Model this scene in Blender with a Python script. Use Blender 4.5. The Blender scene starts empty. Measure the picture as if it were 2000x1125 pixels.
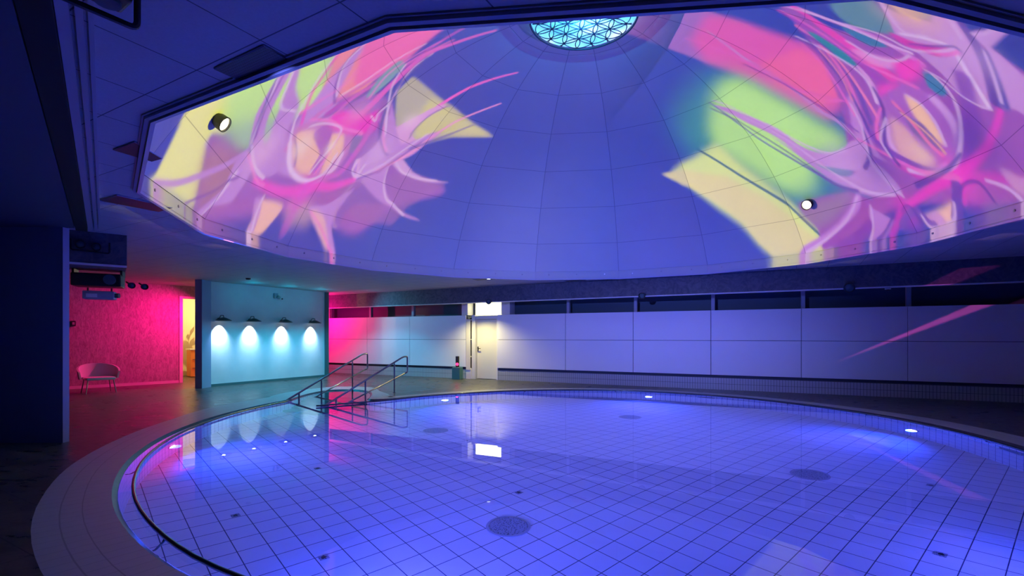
import bpy, bmesh, math, json
import numpy as np
from mathutils import Vector, Matrix
sc = bpy.context.scene
COL = sc.collection
# ------------------------------------------------------------------ camera
F, YH, H = 980.0, 655.5, 1.45          # focal length and horizon in a 2000x1125 frame, eye height
cd = bpy.data.cameras.new('camera')
cam = bpy.data.objects.new('camera', cd); COL.objects.link(cam)
cam.location = (0, 0, H); cam.rotation_euler = (math.pi / 2, 0, 0)
cd.sensor_width = 36; cd.lens = F / 2000 * 36; cd.shift_y = (YH - 562.5) / 2000
cd.clip_start = .05; cd.clip_end = 200
sc.camera = cam
# ------------------------------------------------------------------ world, exposure
w = bpy.data.worlds.new('world'); sc.world = w; w.use_nodes = True
w.node_tree.nodes['Background'].inputs[0].default_value = (.004, .006, .03, 1)
w.node_tree.nodes['Background'].inputs[1].default_value = 1
sc.view_settings.view_transform = 'Standard'; sc.view_settings.look = 'None'
sc.view_settings.gamma = 1; sc.view_settings.exposure = 0
sc.view_settings.use_curve_mapping = False
try:
    sc.cycles.use_denoising = True
    sc.cycles.max_bounces = 10; sc.cycles.diffuse_bounces = 4; sc.cycles.glossy_bounces = 5
    sc.cycles.transmission_bounces = 8
    sc.cycles.sample_clamp_indirect = 4
    sc.cycles.use_adaptive_sampling = False; sc.cycles.light_sampling_threshold = 0
except Exception: pass

def lin(h):
    h = h.lstrip('#'); c = [int(h[i:i + 2], 16) / 255 for i in (0, 2, 4)]
    return tuple(v / 12.92 if v <= .04045 else ((v + .055) / 1.055) ** 2.4 for v in c)

# ------------------------------------------------------------------ lights
def lamp(name, kind, loc, col, power, size=.05, target=None, cone=120, blend=.6, parent=None):
    d = bpy.data.lights.new(name, kind); d.color = col; d.energy = power
    if kind == 'AREA': d.shape = 'DISK'; d.size = size
    else: d.shadow_soft_size = size
    if kind == 'SPOT': d.spot_size = math.radians(cone); d.spot_blend = blend
    o = bpy.data.objects.new(name, d); COL.objects.link(o); o.location = loc
    if target is not None:
        o.rotation_euler = (Vector(target) - Vector(loc)).to_track_quat('-Z', 'Y').to_euler()
    return o
C3 = 2.987                                # ceiling height
CX, CY = 1.25, 8.1                        # centre of the pool
POOL_L = (.010, .052, 1.0)
LAMP_ANG = (4.5, 65, 124, 186, 245, 305)
# ================================================================== helpers
def mat(name, col, rough=.6, metal=0., emit=None, es=0., spec=.5):
    m = bpy.data.materials.new(name); m.use_nodes = True
    b = m.node_tree.nodes['Principled BSDF']
    b.inputs['Base Color'].default_value = (*col, 1); b.inputs['Roughness'].default_value = rough
    b.inputs['Metallic'].default_value = metal; b.inputs['Specular IOR Level'].default_value = spec
    if emit:
        b.inputs['Emission Color'].default_value = (*emit, 1); b.inputs['Emission Strength'].default_value = es
    return m
class N:
    def __init__(s, m): s.m = m; s.t = m.node_tree; s.b = s.t.nodes['Principled BSDF']
    def n(s, k, **kw):
        o = s.t.nodes.new(k)
        for a, v in kw.items(): setattr(o, a, v)
        return o
    def l(s, a, b): s.t.links.new(a, b)
    def math(s, op, a, b=None, c=None, clamp=False):
        o = s.n('ShaderNodeMath', operation=op); o.use_clamp = clamp
        for i, v in enumerate((a, b, c)):
            if v is None: continue
            if isinstance(v, (int, float)): o.inputs[i].default_value = v
            else: s.l(v, o.inputs[i])
        return o.outputs[0]
    def mix(s, f, a, b):
        o = s.n('ShaderNodeMix', data_type='RGBA')
        if isinstance(f, (int, float)): o.inputs[0].default_value = f
        else: s.l(f, o.inputs[0])
        for i, v in ((6, a), (7, b)):
            if isinstance(v, tuple): o.inputs[i].default_value = (*v, 1)
            else: s.l(v, o.inputs[i])
        return o.outputs[2]
    def pos(s):
        g = s.n('ShaderNodeNewGeometry'); x = s.n('ShaderNodeSeparateXYZ'); s.l(g.outputs['Position'], x.inputs[0])
        return x.outputs
    def uv(s):
        g = s.n('ShaderNodeUVMap'); x = s.n('ShaderNodeSeparateXYZ'); s.l(g.outputs[0], x.inputs[0])
        return x.outputs
    def noise(s, scale, detail=4, vec=None, rough=.55, dist=0):
        o = s.n('ShaderNodeTexNoise'); o.inputs['Scale'].default_value = scale; o.inputs['Detail'].default_value = detail
        o.inputs['Roughness'].default_value = rough; o.inputs['Distortion'].default_value = dist
        if vec is None:
            g = s.n('ShaderNodeNewGeometry'); vec = g.outputs['Position']
        s.l(vec, o.inputs['Vector']); return o.outputs['Fac']
    def ramp(s, f, pts):
        o = s.n('ShaderNodeValToRGB'); s.l(f, o.inputs[0]); e = o.color_ramp.elements
        while len(e) < len(pts): e.new(.5)
        for i, (p, c) in enumerate(pts): e[i].position = p; e[i].color = (*c, 1) if len(c) == 3 else c
        return o.outputs[0]
    def joint(s, coord, pitch, off, half):
        """1 inside a joint of half-width `half` repeated every `pitch`"""
        a = s.math('SUBTRACT', coord, off); a = s.math('DIVIDE', a, pitch); a = s.math('FRACT', a)
        a = s.math('SUBTRACT', a, .5); a = s.math('ABSOLUTE', a)        # .5 at the joint
        return s.math('GREATER_THAN', a, .5 - half / pitch)
    def base(s, c): s.l(c, s.b.inputs['Base Color'])
    def bump(s, h, d=.01, st=.5):
        o = s.n('ShaderNodeBump'); o.inputs['Distance'].default_value = d; o.inputs['Strength'].default_value = st
        s.l(h, o.inputs['Height']); s.l(o.outputs[0], s.b.inputs['Normal'])
def frame2(s, th):
    """plan coordinates turned by th: (along, across)"""
    p = s.pos(); c, n = math.cos(th), math.sin(th)
    u = s.math('ADD', s.math('MULTIPLY', p[0], c), s.math('MULTIPLY', p[1], n))
    v = s.math('ADD', s.math('MULTIPLY', p[0], -n), s.math('MULTIPLY', p[1], c))
    return u, v, p[2]

def link(name, bm, m, parent=None, smooth=False):
    me = bpy.data.meshes.new(name); bmesh.ops.recalc_face_normals(bm, faces=bm.faces[:]) if not getattr(bm, '_', 0) else None
    bm.to_mesh(me); bm.free()
    if smooth:
        for p in me.polygons: p.use_smooth = True
        if smooth == 'auto':
            try: me.set_sharp_from_angle(angle=math.radians(35))
            except Exception: pass
    me.materials.append(m)
    o = bpy.data.objects.new(name, me); COL.objects.link(o)
    if parent: o.parent = parent; o.matrix_parent_inverse = Matrix()
    return o
def raw(name, bm, m, parent=None, smooth=False):
    me = bpy.data.meshes.new(name); bm.to_mesh(me); bm.free()
    for p in me.polygons: p.use_smooth = bool(smooth)
    me.materials.append(m)
    o = bpy.data.objects.new(name, me); COL.objects.link(o)
    if parent: o.parent = parent
    return o
def thing(name, label, cat, loc=(0, 0, 0), rz=0, group=None):
    o = bpy.data.objects.new(name, None); COL.objects.link(o); o.location = loc; o.rotation_euler = (0, 0, rz)
    o.empty_display_size = .1
    o['label'] = label; o['category'] = cat
    if group: o['group'] = group
    return o
def tag(o, label, cat, group=None):
    o['label'] = label; o['category'] = cat
    if group: o['group'] = group
    return o
def struct(o): o['kind'] = 'structure'; return o
def B(): return bmesh.new()
def box(bm, c, s, rz=0, bev=0, rx=0, ry=0):
    r = bmesh.ops.create_cube(bm, size=1)['verts']
    bmesh.ops.scale(bm, vec=s, verts=r)
    if bev:
        es = list({e for v in r for e in v.link_edges})
        g = bmesh.ops.bevel(bm, geom=es, offset=bev, segments=2, affect='EDGES', profile=.6)
        r = list({v for f in g['faces'] for v in f.verts} | {v for v in r if v.is_valid})
    M = Matrix.Translation(c) @ Matrix.Rotation(rz, 4, 'Z') @ Matrix.Rotation(ry, 4, 'Y') @ Matrix.Rotation(rx, 4, 'X')
    bmesh.ops.transform(bm, matrix=M, verts=r)
def cyl(bm, a, b, r1, r2=None, seg=20, caps=True):
    a, b = Vector(a), Vector(b); d = b - a; r2 = r1 if r2 is None else r2
    g = bmesh.ops.create_cone(bm, cap_ends=caps, segments=seg, radius1=r1, radius2=r2, depth=d.length)['verts']
    M = Matrix.Translation((a + b) / 2) @ d.to_track_quat('Z', 'Y').to_matrix().to_4x4()
    bmesh.ops.transform(bm, matrix=M, verts=g)
def tube(bm, pts, r, seg=10, closed=False):
    pts = [Vector(p) for p in pts]; n = len(pts); rings = []; prev = None
    for i, p in enumerate(pts):
        if closed: t = (pts[(i + 1) % n] - pts[i - 1])
        else: t = pts[min(i + 1, n - 1)] - pts[max(i - 1, 0)]
        t.normalize()
        if prev is None:
            a = Vector((0, 0, 1)) if abs(t.z) < .9 else Vector((1, 0, 0)); u = t.cross(a).normalized()
        else: u = (prev - t * prev.dot(t)).normalized()
        prev = u; v = t.cross(u)
        rings.append([bm.verts.new(p + u * (r * math.cos(k * 2 * math.pi / seg)) + v * (r * math.sin(k * 2 * math.pi / seg))) for k in range(seg)])
    for i in range(n if closed else n - 1):
        A, Bq = rings[i], rings[(i + 1) % n]
        for k in range(seg): bm.faces.new((A[k], A[(k + 1) % seg], Bq[(k + 1) % seg], Bq[k]))
    if not closed: bm.faces.new(rings[0][::-1]); bm.faces.new(rings[-1])
def rounded(pts, r=.06, n=5):
    pts = [Vector(p) for p in pts]; out = [pts[0]]
    for i in range(1, len(pts) - 1):
        a, b, c = pts[i - 1], pts[i], pts[i + 1]
        rr = min(r, (a - b).length * .45, (c - b).length * .45)
        p, q = b + (a - b).normalized() * rr, b + (c - b).normalized() * rr
        for k in range(n + 1):
            t = k / n; out.append(p * (1 - t) ** 2 + b * 2 * t * (1 - t) + q * t * t)
    out.append(pts[-1]); return out
def lathe(bm, prof, loc=(0, 0, 0), seg=24, axis=None):
    vs = []; 
    for r, z in prof:
        vs.append([bm.verts.new((r * math.cos(k * 2 * math.pi / seg), r * math.sin(k * 2 * math.pi / seg), z)) for k in range(seg)] if r > 1e-5 else [bm.verts.new((0, 0, z))])
    for a, b in zip(vs, vs[1:]):
        for k in range(seg):
            k2 = (k + 1) % seg
            if len(a) == 1 and len(b) == 1: continue
            if len(a) == 1: bm.faces.new((a[0], b[k], b[k2]))
            elif len(b) == 1: bm.faces.new((a[k], a[k2], b[0]))
            else: bm.faces.new((a[k], a[k2], b[k2], b[k]))
    V = [v for r in vs for v in r]
    M = Matrix.Translation(loc)
    if axis is not None: M = M @ Vector(axis).to_track_quat('Z', 'Y').to_matrix().to_4x4()
    bmesh.ops.transform(bm, matrix=M, verts=V)
def prism(bm, poly, z0, z1):
    a = [bm.verts.new((x, y, z0)) for x, y in poly]; b = [bm.verts.new((x, y, z1)) for x, y in poly]
    bm.faces.new(a[::-1]); bm.faces.new(b); n = len(poly)
    for i in range(n): bm.faces.new((a[i], a[(i + 1) % n], b[(i + 1) % n], b[i]))
def ringfill(outer, inner, z, up):
    bm = B(); es = []
    for loop in (outer, inner):
        vs = [bm.verts.new((x, y, z)) for x, y in loop]
        es += [bm.edges.new((vs[i], vs[(i + 1) % len(vs)])) for i in range(len(vs))]
    bmesh.ops.triangle_fill(bm, edges=es, use_beauty=True)
    bm.normal_update()
    for f in bm.faces:
        if (f.normal.z > 0) != up: f.normal_flip()
    return bm

# ================================================================== materials
M = {}
m = M['ceil'] = mat('ceiling_tile', (.62, .62, .64), .7); n = N(m)
u, v, z = frame2(n, math.radians(-29.8))
uo, vo = math.cos(math.radians(-29.8)), math.sin(math.radians(-29.8))
u0 = -1.31 * uo + 2.61 * vo; v0 = 1.31 * vo + 2.61 * uo
j = n.math('MAXIMUM', n.joint(u, .595, u0, .004), n.joint(v, .595, v0, .004))
n.base(n.mix(j, n.mix(n.noise(60, 3), (.36, .36, .38), (.46, .46, .48)), (.08, .08, .11)))
n.bump(n.math('MULTIPLY', j, -1), .006, .8)
m = M['dome'] = mat('dome_panel', (.8, .8, .8), .75); n = N(m); u_ = n.uv()
j1 = n.math('LESS_THAN', u_[0], .007)
j = n.math('MAXIMUM', j1, n.joint(u_[1], .998, .22, .006))
n.base(n.mix(j, n.mix(n.noise(1.3, 3), (.40, .40, .40), (.45, .45, .45)), (.24, .24, .27)))
m = M['band'] = mat('rim_band', (.38, .38, .38), .6)
m = M['rimtrim'] = mat('rim_trim_metal', (.35, .35, .42), .45)
m = M['deck'] = mat('slate_deck', (.07, .07, .07), .45); n = N(m)
g = n.n('ShaderNodeNewGeometry'); mp = n.n('ShaderNodeMapping'); n.l(g.outputs['Position'], mp.inputs[0])
mp.inputs['Rotation'].default_value = (0, 0, math.radians(30)); mp.inputs['Scale'].default_value = (1, 2.2, 1)
f1 = n.noise(2.6, 6, mp.outputs[0], .65, .8); f2 = n.noise(14, 4, mp.outputs[0])
c1 = n.ramp(f1, [(.3, (.018, .022, .022)), (.48, (.06, .066, .056)), (.6, (.13, .125, .10)), (.75, (.055, .062, .058))])
u, v, z = frame2(n, math.radians(-29.8))
j = n.math('MAXIMUM', n.joint(u, .4, 0, .004), n.joint(v, .4, .1, .004))
n.base(n.mix(j, n.mix(n.math('MULTIPLY', f2, .5), c1, (.07, .07, .06)), (.02, .02, .02)))
n.l(n.math('MULTIPLY_ADD', f1, .5, .08), n.b.inputs['Roughness']); n.bump(f1, .01, .35)
m = M['coping'] = mat('coping_tile', (.62, .63, .62), .4); n = N(m); u_ = n.uv()
j = n.math('MAXIMUM', n.math('MULTIPLY', n.joint(u_[0], .125, 0, .0025), n.math('LESS_THAN', u_[1], 9)), n.math('MAXIMUM', n.joint(u_[1], 9., .16, .005), n.joint(u_[1], 9., .30, .004)))
n.base(n.mix(n.math('MULTIPLY', j, .55), n.mix(n.noise(5, 4), (.34, .40, .40), (.44, .50, .50)), (.10, .12, .13)))
M['nosing'] = mat('dark_nosing', (.03, .035, .06), .35)
m = M['ptile'] = mat('pool_floor_tile', (.8, .8, .8), .5); n = N(m); u, v, z = frame2(n, .71463)
PS = .26161
j = n.math('MAXIMUM', n.joint(u, PS, 2.68829, .0045), n.joint(v, PS, 4.37816, .0045))
n.base(n.mix(j, n.mix(n.noise(3, 3), (.70, .71, .72), (.80, .81, .82)), (.035, .04, .09)))
m = M['pwall'] = mat('pool_wall_tile', (.75, .76, .77), .4); n = N(m); u_ = n.uv()
j = n.math('MAXIMUM', n.joint(u_[0], .125, 0, .0045), n.joint(u_[1], .25, 0, .004))
n.base(n.mix(j, (.72, .73, .74), (.06, .07, .14)))
m = M['btile'] = mat('plinth_tile', (.5, .52, .52), .35); n = N(m); u, v, z = frame2(n, math.radians(-26))
j = n.math('MAXIMUM', n.joint(u, .066, 0, .004), n.joint(z, .16, -.003, .004))
n.base(n.mix(j, (.42, .44, .45), (.08, .09, .1)))
m = M['panel'] = mat('white_cladding', (.78, .78, .78), .55); n = N(m)
n.base(n.mix(n.noise(.9, 4), (.80, .80, .80), (.88, .88, .88)))
m = M['plaster'] = mat('white_plaster', (.7, .7, .7), .8); n = N(m)
n.base(n.mix(n.noise(2.2, 5), (.58, .60, .60), (.76, .77, .76)))
m = M['stucco'] = mat('textured_wallpaper', (.45, .4, .45), .85); n = N(m)
g = n.n('ShaderNodeNewGeometry'); mp = n.n('ShaderNodeMapping'); n.l(g.outputs['Position'], mp.inputs[0]); mp.inputs['Scale'].default_value = (1, 1, .35)
f = n.noise(16, 6, mp.outputs[0], .7, 1.2); n.base(n.ramp(f, [(.35, (.24, .24, .24)), (.65, (.46, .46, .46))])); n.bump(f, .01, .3)
m = M['beam'] = mat('beam_plaster', (.3, .32, .4), .7); n = N(m)
f = n.noise(5, 5, None, .65, 2.0); n.base(n.ramp(f, [(.35, (.05, .06, .08)), (.6, (.10, .11, .13))]))
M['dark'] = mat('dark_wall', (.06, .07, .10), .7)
M['darkwall'] = mat('navy_column', (.26, .31, .44), .7)
M['black'] = mat('black_metal', (.008, .008, .009), .45)
M['slot'] = mat('black_track', (.003, .003, .004), .8)
M['steel'] = mat('brushed_steel', (.30, .30, .32), .28, .9)
M['ringm'] = mat('dark_rail', (.10, .13, .14), .22, .8)
M['green'] = mat('green_trim', (.05, .16, .16), .5)
M['clere'] = mat('clerestory_glass', (.05, .10, .12), .55)
M['post'] = mat('grey_post', (.35, .37, .40), .5)
M['door'] = mat('door_cream', (.72, .70, .60), .5)
M['white'] = mat('white_paint', (.75, .75, .72), .5)
M['wood'] = mat('orange_wood', (.75, .28, .06), .5)
M['leaf'] = mat('leaf_green', (.05, .10, .03), .6)
M['plast'] = mat('grey_plastic', (.35, .35, .38), .5)
M['fabric'] = mat('pale_shell', (.60, .58, .58), .5)
m = M['vent'] = mat('vent_grille', (.05, .06, .08), .5); n = N(m); u, v, z = frame2(n, math.radians(-29.8))
j = n.math('MAXIMUM', n.joint(u, .018, u0, .003), n.joint(v, .018, v0, .003))
n.base(n.mix(j, (.008, .010, .016), (.035, .04, .07)))
m = M['grille'] = mat('drain_grille', (.3, .32, .36), .5); n = N(m)
tc = n.n('ShaderNodeTexCoord'); vo_ = n.n('ShaderNodeTexVoronoi'); n.l(tc.outputs['Object'], vo_.inputs['Vector']); vo_.inputs['Scale'].default_value = 45
n.base(n.ramp(vo_.outputs['Distance'], [(.25, (.05, .06, .08)), (.45, (.30, .32, .36))]))
m = M['water'] = mat('pool_water', (1, 1, 1), 0); b = m.node_tree.nodes['Principled BSDF']
b.inputs['Transmission Weight'].default_value = 1; b.inputs['IOR'].default_value = 1.333; b.inputs['Roughness'].default_value = 0
M['l_uw'] = mat('underwater_lens', (1, 1, 1), .4, emit=(.55, .45, 1), es=14)
M['l_white'] = mat('lit_bulb', (1, 1, 1), .4, emit=(.8, .95, 1), es=9)
M['l_dome'] = mat('lit_lens_warm', (1, 1, 1), .4, emit=(1, .9, .62), es=6)
M['l_yel'] = mat('lit_tube', (1, 1, 1), .4, emit=(1, .93, .50), es=5)
M['l_red'] = mat('lit_red', (1, .1, .2), .4, emit=(1, .03, .2), es=1.2)
M['l_sky'] = mat('lit_diffuser', (.2, .8, 1), .4, emit=(.10, .72, 1.0), es=1.0)
n = N(M['l_sky']); p = n.pos()
f = n.noise(1.6, 2); n.l(n.ramp(f, [(.3, (.08, .62, .95)), (.5, (.30, .85, 1)), (.68, (.85, 1, 1))]), n.b.inputs['Emission Color'])
M['warmwall'] = mat('warm_wall', (.8, .72, .5), .8)

# ================================================================== pool outline
MAIN = [(152, 7.08), (161, 6.87), (170, 6.67), (178, 6.49), (185, 6.36), (192, 6.24), (199, 6.14), (211, 6.02), (225, 5.96), (238, 5.96), (255, 5.93),
        (270, 5.88), (290, 5.8), (310, 5.72), (330, 5.66), (343, 5.62), (353, 5.60), (368, 5.62), (380, 5.57), (388, 5.55), (401, 5.56),
        (415, 5.51), (423, 5.49), (437, 5.47), (452, 5.39), (465, 5.32), (476, 5.27), (488, 5.26), (498, 5.28)]
def cat(P, n=6, closed=False):
    P = [np.array(p, float) for p in P]; out = []; N_ = len(P)
    for i in range(N_ if closed else N_ - 1):
        a, b, c, d = (P[(i - 1) % N_] if closed else P[max(i - 1, 0)]), P[i], P[(i + 1) % N_], (P[(i + 2) % N_] if closed else P[min(i + 2, N_ - 1)])
        for k in range(n):
            t = k / n
            out.append(.5 * ((2 * b) + (c - a) * t + (2 * a - 5 * b + 4 * c - d) * t * t + (3 * b - a - 3 * c + d) * t ** 3))
    if not closed: out.append(P[-1])
    return out
def polar(t, r): return (CX + r * math.cos(math.radians(t)), CY + r * math.sin(math.radians(t)))
main = [(float(t), float(r)) for t, r in cat(MAIN, 5)]
COPW = [(152, .80), (164, .82), (175, .62), (188, .56), (202, .56), (213, .54), (231, .55), (300, .55), (343, .55), (366, .50), (388, .42), (452, .36), (498, .36)]
def copw(t): return float(np.interp(t, [c[0] for c in COPW], [c[1] for c in COPW]))
inner = [polar(t, r) for t, r in main]; outer = [polar(t, r + copw(t)) for t, r in main]
bayI = cat([(-2.68, 11.62), (-3.05, 11.42), (-3.32, 11.50), (-3.45, 12.2), (-3.70, 12.95), (-4.1, 13.4), (-4.5, 13.5), (-4.88, 13.3), (-5.05, 12.6), (-5.05, 11.9), (-5.00, 11.43)], 3)[1:-1]
bayO = cat([(-2.90, 11.95), (-3.0, 12.25), (-3.1, 12.5), (-3.45, 13.1), (-3.8, 13.9), (-4.2, 14.2), (-4.7, 14.3), (-5.2, 14.1), (-5.6, 13.3), (-5.78, 12.5), (-5.75, 11.83)], 3)[1:-1]
inner += [tuple(map(float, p)) for p in bayI]; outer += [tuple(map(float, p)) for p in bayO]
nI = len(inner)
arc = [0.]
for i in range(nI): arc.append(arc[-1] + math.dist(inner[i], inner[(i + 1) % nI]))
ZW, ZP = -.03, -1.42
RECT = [(-16, -5), (14, -5), (14, 24), (-16, 24)]
struct(raw('floor', ringfill(RECT, outer, 0, True), M['deck']))
# coping strip with a dark nosing towards the water
def strip(name, A, Az, Bp, Bz, m, flip=False, vv=None):
    bm = B(); uvl = bm.loops.layers.uv.new('UVMap'); n_ = len(A)
    a = [bm.verts.new((*p, Az)) for p in A]; b = [bm.verts.new((*p, Bz)) for p in Bp]
    for i in range(n_):
        k = (i + 1) % n_
        f = bm.faces.new((a[i], a[k], b[k], b[i]) if flip else (a[i], b[i], b[k], a[k]))
        for lp in f.loops:
            isb = lp.vert in (b[i], b[k]); second = lp.vert in (a[k], b[k])
            hgt = vv if vv else math.dist(A[i], Bp[i])
            lp[uvl].uv = (arc[i + 1] if second else arc[i], (0 if isb else hgt))
    bmesh.ops.triangulate(bm, faces=bm.faces[:])
    return struct(raw(name, bm, m))
def inset(P, d):
    n_ = len(P); out = []
    for i in range(n_):
        a, b = np.array(P[i - 1]), np.array(P[(i + 1) % n_]); t = (b - a) / np.linalg.norm(b - a)
        out.append((float(P[i][0] - t[1] * d), float(P[i][1] + t[0] * d)))
    return out
nose = inset(inner, -.045)                        # outward of the water edge
strip('coping', nose, 0.0, outer, 0.0, M['coping'], True)
strip('coping_edge', inner, -.035, nose, 0.0, M['nosing'], True)
strip('pool_wall', inner, ZP, inner, -.035, M['pwall'], False, 1.385)
bm = B(); f = bm.faces.new([bm.verts.new((x, y, ZP)) for x, y in inner]); bmesh.ops.triangulate(bm, faces=[f]); struct(raw('pool_floor', bm, M['ptile']))
bm = B(); f = bm.faces.new([bm.verts.new((x, y, ZW)) for x, y in inner]); bmesh.ops.triangulate(bm, faces=[f])
wt = struct(raw('pool_water', bm, M['water'])); wt['label'] = 'still clear pool water mirroring the wall lamps and lit door'
# steps in the bay
dv = np.array([.4, .917]); nv = np.array([.917, -.4])
bm = B()
for k in range(6):
    c = np.array([-4.15, 11.55]) + dv * (1.25 + .0 - (5 - k) * .15 * 1.0 + (1.2 if k < 0 else 0)); zt = ZP + (k + 1) * .2
    c = np.array([-4.30, 12.75]) + dv * (-(5 - k) * .28 / 2 + .35)
    L_ = 1.5 + (5 - k) * .28
    box(bm, (c[0], c[1], (ZP + .004 * k + zt) / 2), (1.9 - .02 * k, L_, zt - ZP - .004 * k), math.atan2(-.4, .917))
struct(link('pool_steps', bm, M['pwall']))

# ================================================================== ceiling, dome
DX, DY, RV, ZB, ZA = 1.12, 7.88, 5.66, 3.17, 6.64
RISE = ZA - ZB; RS = (RV * RV + RISE * RISE) / (2 * RISE); ZC = ZA - RS
A0 = math.radians(5)
def gon(R, sub=1, off=0):
    P = []
    for k in range(16):
        a, b = A0 + k * math.pi / 8, A0 + (k + 1) * math.pi / 8
        for s_ in range(sub):
            t = s_ / sub
            P.append((DX + R * ((1 - t) * math.cos(a) + t * math.cos(b)), DY + R * ((1 - t) * math.sin(a) + t * math.sin(b))))
    return P
struct(raw('ceiling', ringfill(RECT, gon(RV), C3, False), M['ceil']))
# dome
bm = B(); uvl = bm.loops.layers.uv.new('UVMap')
phis = [math.asin(.80 / RS) + (math.asin(RV / RS) - math.asin(.80 / RS)) * i / 42 for i in range(43)]
rows = []
for ph in phis:
    R = RS * math.sin(ph); z = ZC + RS * math.cos(ph)
    rows.append(([bm.verts.new((x, y, z)) for x, y in gon(R, 2)], ph * RS, R * math.sin(math.pi / 16)))
for (a, va, ha), (b, vb, hb) in zip(rows, rows[1:]):
    for k in range(32):
        k2 = (k + 1) % 32
        f = bm.faces.new((a[k], a[k2], b[k2], b[k]))
        for lp in f.loops:
            isa = lp.vert in (a[k], a[k2]); kk = k if lp.vert in (a[k], b[k]) else k + 1
            lp[uvl].uv = ((0 if kk % 2 == 0 else (ha if isa else hb)), va if isa else vb)
bm.normal_update()
dome = struct(raw('ceiling_dome', bm, M['dome']))
cap = gon(.83)
bm = B(); bm.faces.new([bm.verts.new((x, y, ZC + RS * math.cos(phis[0]) + .0)) for x, y in cap]); struct(raw('ceiling_dome_crown', bm, M['dome']))
# base band
bm = B(); g1 = gon(RV)
a = [bm.verts.new((x, y, C3 - .01)) for x, y in g1]; b = [bm.verts.new((x, y, ZB - .012)) for x, y in g1]
g2 = gon(RV + .012); c = [bm.verts.new((x, y, ZB - .012)) for x, y in g2]; d = [bm.verts.new((x, y, ZB + .004)) for x, y in g2]
for k in range(16):
    k2 = (k + 1) % 16
    for p, q in ((a, b), (b, c), (c, d)): bm.faces.new((p[k], p[k2], q[k2], q[k]))
band = struct(raw('trim_1', bm, M['band']))
for k in range(16):
    for s_ in range(3):
        t = (s_ + .5) / 3; x = g1[k][0] * (1 - t) + g1[(k + 1) % 16][0] * t; y = g1[k][1] * (1 - t) + g1[(k + 1) % 16][1] * t
        nd = Vector((DX - x, DY - y, 0)).normalized()
        bm = B(); cyl(bm, Vector((x, y, 3.08)) - nd * .002, Vector((x, y, 3.08)) + nd * .010, .018, seg=8)
        link('bolt', bm, M['steel'], band)
# rim trim below the ceiling: two stepped bands
bm = B()
prof = [(RV, C3 + .0), (RV, C3 - .04), (RV + .03, C3 - .045), (RV + .03, C3 - .015), (RV + .042, C3 - .015), (RV + .042, C3 - .035), (RV + .065, C3 - .03), (RV + .065, C3 - .010), (RV + .08, C3 - .010), (RV + .08, C3)]
rows = [[bm.verts.new((x, y, z)) for x, y in gon(R)] for R, z in prof]
for a, b in zip(rows, rows[1:]):
    for k in range(16): bm.faces.new((a[k], a[(k + 1) % 16], b[(k + 1) % 16], b[k]))
struct(raw('trim_2', bm, M['rimtrim']))
# skylight
sk = thing('round_skylight', 'round backlit cyan skylight with interlaced ring tracery at the crown of the dome', 'skylight', (DX, DY, 6.42))
R_, r_ = .84, .27
bm = B(); tube(bm, [(R_ * math.cos(a), R_ * math.sin(a), 0) for a in np.linspace(0, 2 * math.pi, 65)[:-1]], .016, 8, True); link('frame', bm, M['nosing'], sk, True)
bm = B(); lathe(bm, [(0, .03), (R_ - .01, .03), (R_ - .01, .05), (0, .05)], seg=48); link('diffuser', bm, M['l_sky'], sk)
bm = B(); cen = []
for i in range(-4, 5):
    for j_ in range(-4, 5):
        x, y = i * r_ * math.sqrt(3) / 2, (j_ + i * .5) * r_
        if math.hypot(x, y) < 3.01 * r_: cen.append((x, y))
RO = 3 * r_ + .002
for x, y in cen:
    run = []
    def flush():
        global run
        if len(run) > 1: tube(bm, run, .0085, 4)
        run = []
    for k in range(73):
        a = k * math.pi / 36; px, py = x + r_ * math.cos(a), y + r_ * math.sin(a)
        if math.hypot(px, py) <= RO: run.append((px, py, .01))
        else: flush()
    flush()
for x, y in cen:
    if math.hypot(x, y) < RO - .05: lathe(bm, [(0, -.002), (.024, .0), (.024, .02), (0, .022)], (x, y, 0), 8)
link('tracery', bm, M['nosing'], sk)
for k in range(4):
    a = math.pi / 4 + k * math.pi / 2
    bm = B(); cyl(bm, (.8 * math.cos(a), .8 * math.sin(a), .04), (.76 * math.cos(a), .76 * math.sin(a), .175), .008, seg=6); link('hanger', bm, M['steel'], sk)

# ================================================================== right wall with cladding panels
WD = Vector((.899, -.438, 0)).normalized(); WN = Vector((WD.y, -WD.x, 0))    # along the wall, towards the room
if WN.dot(Vector((0, -8, 0))) < 0: WN = -WN
W0 = Vector((-.50, 16.43, 0)); WA = math.atan2(WD.y, WD.x)
def wp(s, off=0, z=0): p = W0 + WD * s + WN * off; return Vector((p.x, p.y, z))
def wbox(bm, s0, s1, o0, o1, z0, z1, bev=0): box(bm, wp((s0 + s1) / 2, (o0 + o1) / 2, (z0 + z1) / 2), (s1 - s0, o1 - o0, z1 - z0), WA, bev)
S1 = 19.0
bm = B(); wbox(bm, .03, S1, -.25, 0, 0, .32); wbox(bm, -9.5, -1.15, -.25, 0, 0, .32); struct(link('baseboard_right', bm, M['btile']))
bm = B(); wbox(bm, .03, S1, -.25, -.08, .32, 2.1); wbox(bm, -9.5, -1.15, -.25, -.08, .32, 2.1); wbox(bm, -9.5, S1, -.75, -.6, 0, C3); struct(link('wall_right', bm, M['dark']))
for i, (a, b) in enumerate(((-9.5, -1.15), (.03, S1))):
    bm = B(); wbox(bm, a, b, -.60, -.58, 2.1, C3 - .02); struct(link('window_%d' % (i + 1), bm, M['clere']))
    bm = B(); wbox(bm, a, b, -.58, -.08, 2.08, 2.10); struct(link('trim_%d' % (i + 3), bm, M['post']))
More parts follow.
